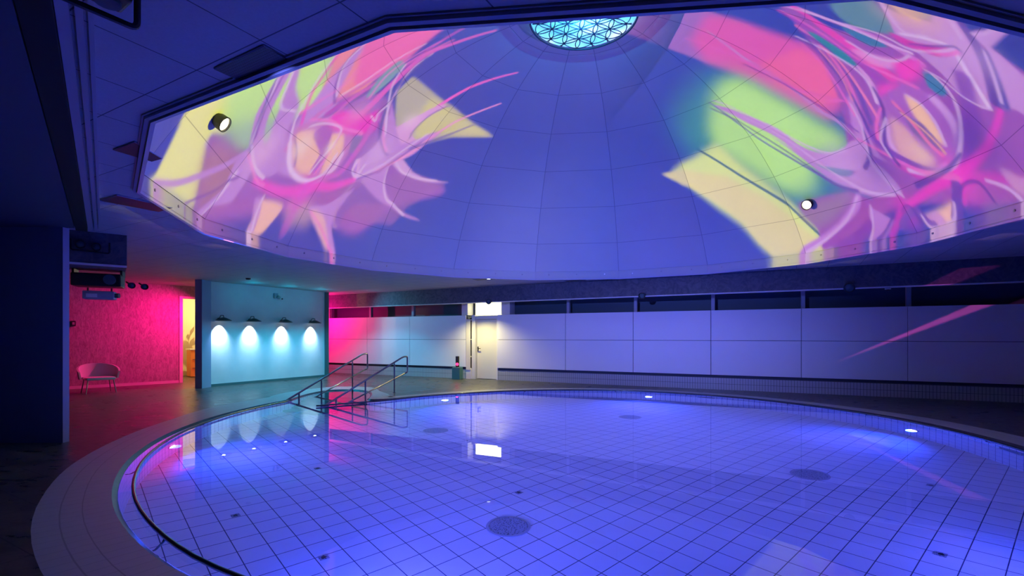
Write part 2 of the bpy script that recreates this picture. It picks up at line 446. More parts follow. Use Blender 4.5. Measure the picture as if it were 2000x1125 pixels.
seams = [-9.4, -7.57, -5.47, -3.5, -1.155]; seams2 = [.034, 2.39, 4.45, 6.54, 8.66, 10.81, 12.95, 15.1, 17.2]
words = ['nearest', 'second', 'third', 'fourth', 'fifth', 'sixth', 'seventh', 'eighth']
for side, ss in (('left', seams[::-1]), ('right', seams2)):
    for i in range(len(ss) - 1):
        s0, s1 = sorted((ss[i], ss[i + 1]))
        for up in (0, 1):
            z0, z1 = (.395, 1.312) if not up else (1.322, 2.13)
            bm = B(); wbox(bm, s0 + .006, s1 - .006, -.005, .03, z0, z1, .004)
            nm = 'upper' if up else 'lower'
            tag(link('wall_panel', bm, M['panel']), 'white %s cladding panel, %s one %s of the lit door' % (nm, words[i] if i else 'the first', side + ('' if side == 'left' else '')), 'wall panel', 'white cladding panels on the long wall')
for s in seams[:-1] + seams2[1:]:
    bm = B(); wbox(bm, s + .0, s + .09, -.2, -.08, 2.12, C3 - .02); struct(link('window_post', bm, M['post']))
# yellow lit door recess
bm = B(); wbox(bm, -1.15, .03, -.9, -.75, 0, C3); wbox(bm, -1.17, -1.15, -.75, 0, 0, .32)
wbox(bm, -1.15, .04, -.75, -.55, 2.06, 2.14); struct(link('wall_recess', bm, M['white']))
for s0, s1 in ((-1.42, -1.18), (.10, .42)):
    bm = B(); wbox(bm, s0, s1, -.5, -.12, 2.14, 2.9, .01); tag(link('ventilation_duct', bm, M['white']), 'white vertical duct lit yellow %s of the lamp above the door' % ('left' if s0 < 0 else 'right'), 'duct')
dr = bpy.data.objects.new('door_1', None); COL.objects.link(dr); dr['kind'] = 'structure'; dr['label'] = 'cream single door lit yellow in the panelled wall'
bm = B(); wbox(bm, -.80, -.02, -.14, -.10, .01, 1.99, .004); link('door_leaf', bm, M['door'], dr)
bm = B(); wbox(bm, -.95, -.83, -.2, 0, 0, 2.14); wbox(bm, -.83, .03, -.2, -.02, 2.0, 2.10); wbox(bm, -.01, .03, -.2, -.0, 0, 2.0); link('door_frame', bm, M['white'], dr)
bm = B(); tube(bm, rounded([wp(-.76, -.10, 1.02), wp(-.76, -.05, 1.02), wp(-.64, -.05, 1.02)], .02), .011, 8); wbox(bm, -.78, -.74, -.105, -.095, .92, 1.08); link('door_handle', bm, M['black'], dr)
# narrow shelf niche left of the door
sh = thing('niche_shelf', 'narrow white shelf niche standing between door frame and panels', 'shelf', wp(-1.06, -.12), WA)
for z in (.34, .74, 1.32, 1.98): bm = B(); box(bm, (0, 0, z), (.17, .30, .022)); link('shelf_board', bm, M['white'], sh)
bm = B(); box(bm, (0, -.16, 1.15), (.17, .012, 1.7)); link('back_panel', bm, M['door'], sh)
bm = B(); box(bm, (0, 0, .165), (.2, .3, .33)); link('plinth', bm, M['white'], sh)
lt = thing('ceiling_light', 'bright yellow light panel recessed above the door', 'light', wp(-.52, -.42, 2.36), WA)
bm = B(); box(bm, (0, .06, 0), (1.08, .04, .46), 0, .008); link('housing', bm, M['white'], lt)
bm = B(); box(bm, (0, .02, 0), (1.04, .05, .42), 0, .01); link('diffuser', bm, M['l_yel'], lt)
lamp('door_light', 'SPOT', wp(-.50, .55, 2.44), (1, .86, .34), 270, .0, wp(-.45, 1.5, 0), 150, .7)
# beam (bulkhead)
bd = Vector((.873, -.487, 0)).normalized(); b0 = Vector((2.14, 14.01, 0)); bn = Vector((-bd.y, bd.x, 0))
BA = math.atan2(bd.y, bd.x)
def bp(s, off=0, z=0): p = b0 + bd * s + bn * off; return Vector((p.x, p.y, z))
bm = B(); box(bm, bp(.5, .12, (2.50 + C3) / 2), (22.4, .24, C3 - 2.50), BA); struct(link('trim_5', bm, M['beam']))
bm = B(); box(bm, bp(.5, .11, 2.495), (22.4, .25, .014), BA); struct(link('trim_6', bm, M['white']))
# round bulkhead spotlights
def spotlight(loc, ax, label, lit=None, r=.085, group=None, mount=(0, 0, .1)):
    t = thing('spotlight', label, 'spotlight', loc, 0, group)
    ax = Vector(ax).normalized()
    bm = B(); lathe(bm, [(0, -.09), (r * .7, -.085), (r * .95, -.03), (r, .05), (r * .86, .05), (r * .8, .03)], (0, 0, 0), 24, ax); link('body', bm, M['black'], t, 'auto')
    bm = B(); lathe(bm, [(0, .034), (r * .82, .03), (r * .82, .022), (0, .02)], (0, 0, 0), 24, ax); link('lens', bm, lit or M['clere'], t, True)
    bm = B(); tube(bm, [Vector((0, 0, 0)) - ax * .02, Vector(mount) * .6 + Vector((0, .0, 0)), Vector(mount)], .012, 8); link('bracket', bm, M['black'], t)
    return t
up = bn * .03
spotlight((-.72, 15.42, 2.50), (.1, -1, -.25), 'dark round spotlight hanging from the beam in front of the lit door', r=.085, group='dark spotlights along the beam', mount=(0, .12, .02))
spotlight((3.40, 13.12, 2.49), (-.5, -.8, -.1), 'small dark spotlight on the beam above the panelled wall, middle one of three', r=.085, group='dark spotlights along the beam', mount=(.02, .09, .03))
spotlight((8.05, 11.12 - .0, 2.54), (-.5, -.8, -.2), 'largest dark spotlight on the beam, far right', r=.11, group='dark spotlights along the beam', mount=(-.2, -.15, .2)) if False else None
q = bp(6.05, -.12, 2.50); spotlight(tuple(q), (-.5, -.8, -.25), 'large dark spotlight on the beam, rightmost of the three', r=.11, group='dark spotlights along the beam', mount=tuple(bn * .12 + Vector((0, 0, .04))))
cm = thing('motion_sensor', 'small pale sensor fixed under the beam right of the largest spotlight', 'sensor', bp(6.75, .02, 2.46))
bm = B(); box(bm, (0, 0, 0), (.10, .10, .05), BA, .01); link('housing', bm, M['plast'], cm)
bm = B(); lathe(bm, [(0, -.05), (.03, -.035), (.04, -.02), (.04, 0)], (0, 0, 0)); link('lens_dome', bm, M['black'], cm, True)

# ================================================================== teal wall, pier, pink alcove
TD = Vector((.48, .877, 0)).normalized(); TN = Vector((TD.y, -TD.x, 0)); T0 = Vector((-8.60, 14.15, 0)); TA = math.atan2(TD.y, TD.x)
def tp(s, off=0, z=0): p = T0 + TD * s + TN * off; return Vector((p.x, p.y, z))
def tbox(bm, s0, s1, o0, o1, z0, z1, bev=0): box(bm, tp((s0 + s1) / 2, (o0 + o1) / 2, (z0 + z1) / 2), (s1 - s0, o1 - o0, z1 - z0), TA, bev)
bm = B(); tbox(bm, 0, 4.22, -.25, 0, 0, C3); struct(link('wall_left', bm, M['plaster']))
bm = B(); tbox(bm, 0, 4.15, 0, .03, 0, .07); struct(link('baseboard_left', bm, M['green']))
bm = B(); tbox(bm, 4.10, 4.26, -.27, .04, 0, C3); struct(link('trim_7', bm, M['green']))
bm = B(); box(bm, (-8.585, 13.95, C3 / 2), (.19, .42, C3)); struct(link('trim_8', bm, M['darkwall']))
# pink wall
PD = Vector((.68, .733, 0)).normalized(); PN = Vector((PD.y, -PD.x, 0)); P0 = Vector((-11.0, 14.6, 0)); PA = math.atan2(PD.y, PD.x)
def pp(s, off=0, z=0): p = P0 + PD * s + PN * off; return Vector((p.x, p.y, z))
def pbox(bm, s0, s1, o0, o1, z0, z1): box(bm, pp((s0 + s1) / 2, (o0 + o1) / 2, (z0 + z1) / 2), (s1 - s0, o1 - o0, z1 - z0), PA)
DS = 1.22   # doorway start
bm = B(); pbox(bm, -3.2, DS, -.2, 0, 0, C3); pbox(bm, DS, DS + 1.3, -.2, 0, 2.62, C3); pbox(bm, DS + 1.3, DS + 2.6, -.2, 0, 0, C3); struct(link('wall_alcove', bm, M['stucco']))
d2 = bpy.data.objects.new('door_2', None); COL.objects.link(d2); d2['kind'] = 'structure'
bm = B(); pbox(bm, DS - .09, DS, -.22, .025, 0, 2.66); pbox(bm, DS, DS + 1.3, -.22, .02, 2.60, 2.66); link('door_frame', bm, M['white'], d2)
bm = B(); pbox(bm, -3.2, DS - .1, 0, .015, 0, .08); struct(link('baseboard_alcove', bm, M['plaster']))
# lit room beyond the doorway
bm = B(); pbox(bm, DS - .6, DS + 3.4, -3.2, -3.1, 0, C3); pbox(bm, DS - .7, DS - .6, -3.2, -.2, 0, C3); pbox(bm, DS + 3.3, DS + 3.4, -3.2, -.2, 0, C3); struct(link('wall_lobby', bm, M['warmwall']))
lamp('lobby_light', 'POINT', pp(DS + 1.6, -1.6, 2.5), (1, .74, .32), 150, .0)
cb = thing('low_cabinet', 'orange wooden cabinet glimpsed through the lit doorway', 'cabinet', pp(DS + 1.55, -2.3), PA)
bm = B(); box(bm, (0, 0, .48), (1.6, .5, .92), 0, .01); link('body', bm, M['wood'], cb)
for z in (.32, .62): bm = B(); box(bm, (0, -.26, z), (1.5, .02, .012)); link('drawer_gap', bm, M['dark'], cb)
bm = B(); box(bm, (0, 0, .965), (1.66, .55, .045), 0, .01); link('worktop', bm, M['door'], cb)
pl = thing('potted_plant', 'small dark leafy plant on the cabinet inside the lit doorway', 'plant', pp(DS + 1.3, -2.3, .99))
bm = B(); lathe(bm, [(0, 0), (.09, 0), (.13, .22), (.11, .22), (.10, .18), (0, .18)], (0, 0, 0)); link('pot', bm, M['door'], pl, 'auto')
bm = B(); tube(bm, [(0, 0, .15), (.02, 0, .5), (0, .02, .85)], .012, 6); link('stem', bm, M['leaf'], pl)
bm = B(); rs = np.random.RandomState(3)
for k in range(26):
    a = rs.uniform(0, 6.28); h = rs.uniform(.4, 1.0); L_ = rs.uniform(.18, .34); u_v = Vector((math.cos(a), math.sin(a), rs.uniform(-.2, .6))).normalized()
    s_v = u_v.cross(Vector((0, 0, 1))).normalized() * .035; p = Vector((0, 0, h))
    v_ = [bm.verts.new(x) for x in (p, p + u_v * L_ * .5 + s_v, p + u_v * L_ - Vector((0, 0, .03)), p + u_v * L_ * .5 - s_v)]
    bm.faces.new(v_)
link('leaves', bm, M['leaf'], pl)
lamp('alcove_pink', 'SPOT', (-8.85, 15.0, 2.75), (1, .0, .20), 760, .0, (-10.7, 14.5, 1.0), 118, 1)
# pink light between the teal wall and the panels, hidden behind the wall end
lamp('corner_pink', 'POINT', (-7.42, 18.55, 2.2), (1, .0, .22), 150, .0)
# wall lamps
for i, s in enumerate((.34, 1.27, 2.365, 3.5)):
    wd = ['leftmost', 'second from the left', 'third from the left', 'rightmost'][i]
    t = thing('wall_lamp', 'dark shaded wall lamp lighting the teal wall, %s of four' % wd, 'wall lamp', tp(s, 0, 1.9), TA, 'four wall lamps on the teal wall')
    bm = B(); cyl(bm, (0, -.002, .02), (0, -.03, .02), .045, seg=16); link('wall_plate', bm, M['black'], t, 'auto')
    bm = B(); tube(bm, rounded([(0, -.02, .02), (0, -.07, .13), (0, -.225, .13), (0, -.225, .04)], .04), .010, 8); link('arm', bm, M['black'], t)
    bm = B(); lathe(bm, [(.02, .07), (.06, .062), (.16, .012), (.215, -.022), (.210, -.026), (.155, .006), (.055, .054), (.015, .058)], (0, -.225, .0), 28); link('lamp_shade', bm, M['black'], t, 'auto')
    bm = B(); lathe(bm, [(0, .02), (.035, .01), (.045, -.015), (.03, -.03), (0, -.035)], (0, -.225, .02), 16); link('bulb', bm, M['l_white'], t, True)
    L0 = tp(s, .225, 1.865)
    lamp('wall_lamp_beam', 'SPOT', L0, (.34, .58, 1), 60, .0, tp(s, .06, .9), 92, 1)
    lamp('wall_lamp_core', 'SPOT', L0, (.60, .85, 1), 130, .0, tp(s, .0, 1.50), 66, 1)
# teal wash: unseen lights without fixtures over wall, floor and panels
fl = thing('motion_detector', 'small pale detector high on the teal wall above the lamps', 'detector', tp(2.15, .0, 2.72), TA)
bm = B(); box(bm, (0, -.03, 0), (.14, .06, .16), 0, .01); link('back_box', bm, M['plast'], fl)
bm = B(); lathe(bm, [(0, -.06), (.05, -.05), (.06, 0), (.045, .04), (0, .05)], (.06, -.10, -.05), 16, (.4, -.8, -.4)); link('head', bm, M['plast'], fl, True)
bm = B(); cyl(bm, (.12, -.16, -.09), (.135, -.185, -.10), .022, seg=12); link('eye', bm, M['black'], fl)
for s_ in (.9, 2.1, 3.3): lamp('teal_wash', 'POINT', tp(s_, .75, 2.72), (.0, .40, .60), 5, .0)
for s_ in (.7, 2.1, 3.5): lamp('teal_flood', 'SPOT', tp(s_, 2.0, 2.9), (.0, .34, .56), 280, .0, tp(s_, 2.0, 0), 128, .35)
lamp('teal_side', 'SPOT', tp(3.7, 1.3, 2.8), (.0, .36, .60), 170, .0, (-3.0, 18.0, 1.2), 96, 1)
for (x, y, lb) in ((-3.05 - 2.0, 13.2, 'small dark round detector on the ceiling in front of the teal wall'),):
    dt = thing('smoke_detector', lb, 'detector', (-7.06, 13.43, C3))
    bm = B(); lathe(bm, [(0, -.045), (.05, -.04), (.065, -.015), (.065, 0)], (0, 0, 0)); link('cover', bm, M['black'], dt, True)
dt = thing('downlight', 'tiny white ceiling light beyond the dome rim above the lit door', 'light', (-.63, 13.55, C3))
bm = B(); lathe(bm, [(0, -.012), (.05, -.012), (.06, -.004), (.06, 0)], (0, 0, 0)); link('lens', bm, M['l_white'], dt, True)
# armchair in the alcove
ch = thing('tub_chair', 'pale low tub armchair in the pink lit alcove', 'chair', (-10.50, 12.75, 0), math.radians(50))
bm = B(); box(bm, (0, -.03, .37), (.58, .58, .07), 0, .025); link('seat', bm, M['fabric'], ch, 'auto')
bm = B(); ang = np.linspace(math.radians(-15), math.radians(195), 19)
def shell(rad, zoff):
    out = []
    for a in ang:
        t = (math.sin(a) + .26) / 1.26
        top = .56 + .20 * max(0, t) ** .8
        out.append(((rad + .02) * 1.0 * math.cos(a), (rad) * math.sin(a), .36, top + zoff))
    return out
o_, i_ = shell(.38, -.02), shell(.345, -.02)
vo2 = [(bm.verts.new((x, y, z0)), bm.verts.new((x * 1.08, y * 1.1, z1))) for x, y, z0, z1 in o_]
vi2 = [(bm.verts.new((x, y, z0)), bm.verts.new((x * 1.08, y * 1.1, z1))) for x, y, z0, z1 in i_]
for k in range(len(ang) - 1):
    bm.faces.new((vo2[k][0], vo2[k + 1][0], vo2[k + 1][1], vo2[k][1])); bm.faces.new((vi2[k][0], vi2[k][1], vi2[k + 1][1], vi2[k + 1][0]))
    bm.faces.new((vo2[k][1], vo2[k + 1][1], vi2[k + 1][1], vi2[k][1])); bm.faces.new((vo2[k][0], vi2[k][0], vi2[k + 1][0], vo2[k + 1][0]))
for k in (0, -1): bm.faces.new((vo2[k][0], vo2[k][1], vi2[k][1], vi2[k][0]))
link('backrest', bm, M['fabric'], ch, 'auto')
for sx in (-1, 1):
    for sy in (-1, 1):
        bm = B(); cyl(bm, (sx * .25, sy * .22, .35), (sx * .30, sy * .28, 0), .014, .011, 8); link('leg', bm, M['steel'], ch)
# back of the alcove: far left
bm = B(); box(bm, (-14.2, 10, C3 / 2), (.2, 9, C3)); struct(link('wall_side', bm, M['stucco']))

# ================================================================== navy column, soffit, duct
bm = B(); box(bm, (-8.05, 6.83, C3 / 2), (3.96, .10, C3)); struct(link('wall_front', bm, M['darkwall']))
SD = Vector((-.63, .775, 0)).normalized(); SA = math.atan2(SD.y, SD.x); SN = Vector((SD.y, -SD.x, 0))
s_0 = Vector((-1.354 * 1.537 / 1.0 * .0 - 2.055, 2.30, 0))
def sp(s, off=0, z=0): p = s_0 + SD * s + SN * off; return Vector((p.x, p.y, z))
# lines of the folding-wall track: three rails and a dark slot
bm = B(); box(bm, sp(1.6, -.10, C3 - .035), (9.2, .125, .07), SA); struct(link('trim_9', bm, M['slot']))
bm = B()
for o, w_, h_ in ((-.008, .05, .035), (.052, .03, .028), (.095, .022, .02)): box(bm, sp(1.6, o, C3 - h_ / 2), (9.2, w_, h_), SA)
struct(link('trim_10', bm, M['post']))
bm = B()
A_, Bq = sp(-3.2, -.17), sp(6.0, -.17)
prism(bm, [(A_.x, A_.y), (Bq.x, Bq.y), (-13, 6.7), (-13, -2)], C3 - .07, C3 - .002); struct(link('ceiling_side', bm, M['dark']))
# duct bulkhead right of the column
bx = bpy.data.objects.new('trim_11', None); COL.objects.link(bx); bx['kind'] = 'structure'
d0, d1 = Vector((-6.45, 7.26, 0)), Vector((-5.91, 7.70, 0)); dd = (d1 - d0).normalized(); dn = Vector((-dd.y, dd.x, 0)); DA = math.atan2(dd.y, dd.x)
cdn = d0 + (d1 - d0) * .5 - dd * .25 + dn * .45
bm = B(); box(bm, (cdn.x, cdn.y, (2.50 + C3) / 2), ((d1 - d0).length + .5, .9, C3 - 2.50), DA); link('box', bm, M['beam'], bx)
bm = B(); e = d0 + (d1 - d0) * .5 - dd * .25 - dn * .01; box(bm, (e.x, e.y, 2.505), ((d1 - d0).length + .5, .03, .03), DA); link('edge_strip', bm, M['white'], bx)
for i, (px_, z_) in enumerate(((.16, 2.78), (.34, 2.76))):
    p = d0 + dd * px_ - dn * .09
    spotlight((p.x, p.y, z_), (.5, -.7, -.35), 'round black spotlight on the blue box beside the column, %s of the pair' % ('left' if i == 0 else 'right'), r=.06 if i == 0 else .055, group='spotlights on the blue box', mount=tuple(dn * .09 + Vector((0, 0, .03))))
bm = B(); p = d0 + dd * .27 - dn * .05; 
tag(link('light_bar', (lambda b_: (tube(b_, rounded([p - dd * .22 + Vector((0, 0, 2.86)), p - dd * .22 + Vector((0, 0, 2.70)), p + dd * .22 + Vector((0, 0, 2.68)), p + dd * .22 + Vector((0, 0, 2.84))], .03), .012, 8), b_)[1])(B()), M['black']), 'black pipe frame around the two spotlights on the blue box', 'light bar'); bm.free()
# projector under it
pj = thing('projector', 'large dark video projector hanging under the blue box beside the column', 'projector', (-6.63, 8.05, 2.37), math.radians(30))
bm = B(); box(bm, (0, 0, -.04), (.62, .42, .20), 0, .02); link('body', bm, M['black'], pj)
bm = B(); cyl(bm, (.18, -.21, -.04), (.18, -.30, -.04), .07, .08, 20); link('lens', bm, M['clere'], pj, 'auto')
for sx in (-.3, .3):
    bm = B(); box(bm, (sx, .05, .10), (.03, .3, .12)); link('bracket', bm, M['black'], pj)
cb2 = thing('projector', 'small grey box under the large dark projector, made the source of its beam', 'projector', (-6.67, 8.12, 2.10), math.radians(30))  # control box turned into the beam's source, low enough for a clear path
bm = B(); box(bm, (0, 0, 0), (.40, .26, .13), 0, .015); link('body', bm, M['plast'], cb2)
bm = B(); box(bm, (-.08, -.135, -.01), (.14, .01, .06), 0, .004); link('front_plate', bm, M['white'], cb2)
bm = B(); cyl(bm, (.20, -.06, 0), (.26, -.08, 0), .035, .04, 16); link('lens', bm, M['clere'], cb2, 'auto')
for sx in (-.15, .15):
    bm = B(); cyl(bm, (sx, 0, .06), (sx, 0, .12), .012, seg=8); link('spacer', bm, M['black'], cb2)
for i, q in enumerate(((-6.22, 8.20, 2.27), (-6.06, 8.27, 2.255))):
    spotlight(q, (.6, -.6, -.1), 'tiny black spotlight right of the hanging projector, %s of the pair' % ('left' if i == 0 else 'right'), r=.05, group='tiny spotlights beside the projector', mount=(-.10, .02, .06))
sw = thing('wall_switch', 'small dark switch box on the pink wall beside the column', 'switch', pp(-1.34, .03, 1.78), PA)
bm = B(); box(bm, (0, 0, 0), (.10, .05, .14), 0, .008); link('case', bm, M['black'], sw)
bm = B(); box(bm, (0, -.03, 0), (.05, .015, .07), 0, .004); link('button', bm, M['plast'], sw)
# stage light top left
sg = thing('stage_light', 'black floodlight in a pipe yoke hanging from the ceiling top left', 'stage light', (-1.72, 1.83, 2.72), math.radians(56))
bm = B(); tube(bm, rounded([(.30, 0, .265), (.30, 0, .0), (-.30, 0, -.0), (-.30, 0, .19)], .03), .013, 8); link('yoke', bm, M['black'], sg)
lamp('panel_fill', 'SPOT', (-1.50, 2.17, 2.70), (.16, .21, 1), 2700, .0, (2.8, 15.0, .3), 62, 1)  # fill light added to brighten the panelled wall, not the stage light's own
bm = B(); box(bm, (.20, .0, .15), (.13, .13, .17), 0, .012); link('lamp_body', bm, M['black'], sg)
bm = B(); cyl(bm, (.20, .0, .066), (.20, .0, .05), .045, seg=16); link('lens', bm, M['clere'], sg)
bm = B(); box(bm, (-.10, 0, .095), (.03, .03, .19)); link('stem', bm, M['black'], sg)

# ================================================================== ceiling vents
def vent(P, label):
    t = thing('ceiling_vent', label, 'vent', (0, 0, 0), 0, 'square dark grilles in the ceiling')
    c = Vector((sum(p[0] for p in P) / 4, sum(p[1] for p in P) / 4, 0))
    t.location = (c.x, c.y, C3)
    Q = [(p[0] - c.x, p[1] - c.y) for p in P]
    bm = B(); prism(bm, Q, -.012, -.003); link('grille', bm, M['vent'], t)
    bm = B(); tube(bm, [(x, y, -.006) for x, y in Q], .007, 4, True); link('frame', bm, M['rimtrim'], t)
cu = Vector((uo, vo, 0)); cv = Vector((-vo, uo, 0)); O = Vector((-1.31, 2.61, 0))
def cell(i, j, w=1, d=1): return [tuple((O + cu * .595 * a + cv * .595 * b)[:2]) for a, b in ((i + .04, j + .04), (i + w - .04, j + .04), (i + w - .04, j + d - .04), (i + .04, j + d - .04))]
vent([tuple((O + cu * .595 * a + cv * .595 * b)[:2]) for a, b in ((-.80, .06), (-.03, .06), (-.03, .42), (-.80, .42))], 'dark square ceiling grille above the left end of the dome rim, nearest the camera')
vent([(-3.35, 4.22), (-3.02, 4.03), (-3.02, 4.45), (-3.17, 4.53)], 'dark ceiling grille at the left corner of the dome rim') if False else vent([(-3.28, 4.13), (-2.98, 3.96), (-3.02, 4.33), (-3.16, 4.40)], 'dark ceiling grille at the left corner of the dome rim')
vent([(-4.67, 5.66), (-4.30, 5.46), (-4.06, 6.00), (-4.36, 6.19)], 'dark ceiling grille just below the left tip of the dome')
vent([(.02, 2.20), (.40, 2.0), (.52, 2.10), (.40, 2.17)], 'dark ceiling grille at the top edge of the picture before the skylight') if False else None
for k, (s_, lb) in enumerate(((108, 'thin dark ceiling slot beyond the far dome rim, left of the middle'), (84, 'thin dark ceiling slot beyond the far dome rim, at the middle'))):
    p = Vector((DX + 6.05 * math.cos(math.radians(s_)), DY + 6.05 * math.sin(math.radians(s_)), 0))
    vent([tuple((p + cu * a + cv * b)[:2]) for a, b in ((-.3, -.12), (.3, -.12), (.3, .12), (-.3, .12))], lb)

# ================================================================== handrails, pool fittings
def handrail(W, zt, top, low, posts, lb):
    d = Vector((.4, .917, 0)).normalized(); t = thing('handrail', lb, 'handrail', (W[0], W[1], 0), 0, 'steel handrails over the pool steps')
    P = lambda s, z: d * s + Vector((0, 0, z))
    k = zt / top
    bm = B(); tube(bm, rounded([P(-1.6, -1.6 * k), P(top - .12, zt - .03), P(top, zt), P(top + .14, zt), P(top + .14, zt - .42), P(top + .02, zt - .44)], .05), .021, 12); link('top_rail', bm, M['steel'], t, True)
    k2 = (zt - .44) / (top - low)
    bm = B(); tube(bm, rounded([P(low - 1.2, -1.2 * k2), P(top + .02, zt - .44)], .05), .019, 12); link('lower_rail', bm, M['steel'], t, True)
    for s, zb in posts:
        bm = B(); cyl(bm, P(s, zb), P(s, s * k - .01), .019, seg=12)
        lathe(bm, [(0, zb), (.045, zb), (.045, zb + .012), (.02, zb + .02)], P(s, 0), 16); link('post', bm, M['steel'], t, 'auto')
handrail((-5.08, 11.41), .95, 2.56, .90, ((.30, -1.2), (1.0, -.8), (2.1, -.4)), 'steel double handrail at the pool steps, left one of two')
handrail((-3.91, 10.64), .90, 2.72, .80, ((.25, -1.3), (1.2, -1.1), (2.3, .0)), 'steel double handrail at the pool steps, right one nearer the panelled wall')
ring = inset(inner, .115)
nm = len(main)
rp = [(x, y, -.005) for x, y in ring[:nm - 3]]
rp = [(-5.0, 11.35, -.005)] + rp[2:] + [(-2.95, 11.14, -.005), (-3.3, 10.93, -.005), (-3.65, 10.70, -.005), (-3.98, 10.42, -.005), (-4.06, 10.40, -.005)]
gr = thing('grab_rail', 'thin dark tube rail running along the inner edge of the round pool', 'rail')
bm = B(); tube(bm, rp, .017, 10); link('tube', bm, M['ringm'], gr, True)
for i in range(6, nm - 8, 9):
    a = Vector((*ring[i], -.005)); b_ = Vector((*inset(inner, -.02)[i], -.16))
    bm = B(); tube(bm, rounded([a, (a + b_) / 2 + Vector((0, 0, -.09)), b_], .05), .011, 8); link('bracket', bm, M['ringm'], gr)
# underwater lamps
def rimr(t):
    t = t if t >= 152 else t + 360
    return float(np.interp(t, [p[0] for p in main], [p[1] for p in main]))
where = {4.5: 'at the right wall of the pool', 65: 'at the far wall of the pool, in front of the panels', 124: 'at the far wall of the pool, left of the mirrored door', 186: 'at the left wall of the pool', 245: 'at the near wall of the pool', 305: 'at the near right wall of the pool'}
PWR = {305: .3, 4.5: .8, 245: 1.25, 186: .75}
for a in LAMP_ANG:
    r = rimr(a); x, y = polar(a, r - .01); zl = -.86; ax = Vector((CX - x, CY - y, 0)).normalized()
    t = thing('underwater_light', 'glowing underwater lamp ' + where[a], 'pool light', (x, y, zl), 0, 'round underwater lamps')
    bm = B(); lathe(bm, [(.085, .0), (.11, 0), (.11, .018), (.085, .022)], (0, 0, 0), 24, ax); link('bezel', bm, M['steel'], t, 'auto')
    bm = B(); lathe(bm, [(0, .012), (.06, .010), (.085, .002)], (0, 0, 0), 24, ax); link('lens', bm, M['l_uw'], t, True)
    p = Vector((x, y, zl)) + ax * .05
    lamp('underwater_beam', 'SPOT', p, POOL_L, 530 * PWR.get(a, 1), .08, p + ax * 3 + Vector((0, 0, -.2)), 150, .9)
    lamp('underwater_glow', 'SPOT', p, (.30, .22, 1), 90 * PWR.get(a, 1), .05, p + ax * 2.2 + Vector((0, 0, -.55)), 75, 1)
# floor drains, sockets, wall inlets
for i, a in enumerate((246, 336, 152, 62.5)):
    rr = (2.95, 2.95, 2.9, 2.75)[i]; x, y = polar(a, rr)
    x, y = ((-.04, 5.26), (3.93, 6.62), (-1.42, 9.33), (2.5, 10.62))[i]
    t = thing('floor_drain', 'round grille in the pool floor, %s' % ('nearest the camera at the bottom middle', 'on the right side of the pool', 'on the left below the mirrored handrails', 'the farthest, near the far wall')[i], 'drain', (x, y, ZP), 0, 'round pool floor grilles')
    bm = B(); lathe(bm, [(.20, .0), (.235, .0), (.232, .012), (.205, .016)], (0, 0, 0), 40); link('rim', bm, M['plast'], t, 'auto')
    bm = B(); lathe(bm, [(0, .012), (.20, .012), (.205, .002)], (0, 0, 0), 40); link('grate', bm, M['grille'], t)
def refr(px, py, d=1.39):
    dx = (px - 1000) / F; dz = (py - YH) / F; t = (H - ZW) / dz; hor = math.hypot(dx, 1); s = hor / math.hypot(hor, dz) / 1.333
    tr = s / math.sqrt(1 - s * s) * d; return dx * t + dx / hor * tr, t + tr / hor
for i, (px_, py_, lb) in enumerate(((1013, 962, 'above the nearest drain'), (632, 1089, 'near the lower left'), (460, 1007, 'near the left wall'), (1838, 1083, 'near the lower right corner'), (1818, 948, 'right of the right hand drain'), (620, 915, 'below the mirrored lamps'))):
    x, y = refr(px_, py_)
    t = thing('floor_anchor', 'small square socket in the pool floor ' + lb, 'socket', (x, y, ZP), .71463, 'small pool floor sockets')
    bm = B(); box(bm, (0, 0, .004), (.085, .085, .008), 0, .003); link('plate', bm, M['grille'], t)
    bm = B(); cyl(bm, (0, 0, .007), (0, 0, .011), .022, seg=12); link('cap', bm, M['black'], t)
for a, lb in ((50.3, 'far wall of the pool, right of the far lamp'), (-14.2, 'right wall of the pool at the picture edge')):
    r = rimr(a); x, y = polar(a, r - .004); ax = Vector((CX - x, CY - y, 0)).normalized(); rz = math.atan2(ax.y, ax.x) - math.pi / 2
    t = thing('skimmer_inlet', 'dark slotted water inlet in the ' + lb, 'inlet', (x, y, -.40), rz)
    bm = B(); box(bm, (0, .008, 0), (.42, .016, .16), 0, .006); link('frame', bm, M['plast'], t)
    bm = B()
    for k in range(4): box(bm, (0, .018, -.05 + k * .033), (.36, .006, .014))
    link('slots', bm, M['grille'], t)
# small signal post left of the door
bl = thing('signal_post', 'slim dark signal post with a red light left of the lit door', 'signal post', (-1.82, 16.72, 0))
bm = B(); box(bm, (0, 0, .20), (.30, .22, .40), WA, .01); link('base', bm, M['green'], bl)
bm = B(); cyl(bm, (0, 0, .40), (0, 0, .76), .06, seg=16); link('post', bm, M['black'], bl, 'auto')
bm = B(); cyl(bm, (0, -.03, .50), (0, -.075, .50), .05, seg=16); link('red_lamp', bm, M['l_red'], bl, 'auto')
lamp('signal_glow', 'POINT', (-1.82, 16.55, .5), (1, .02, .2), .6, .03)
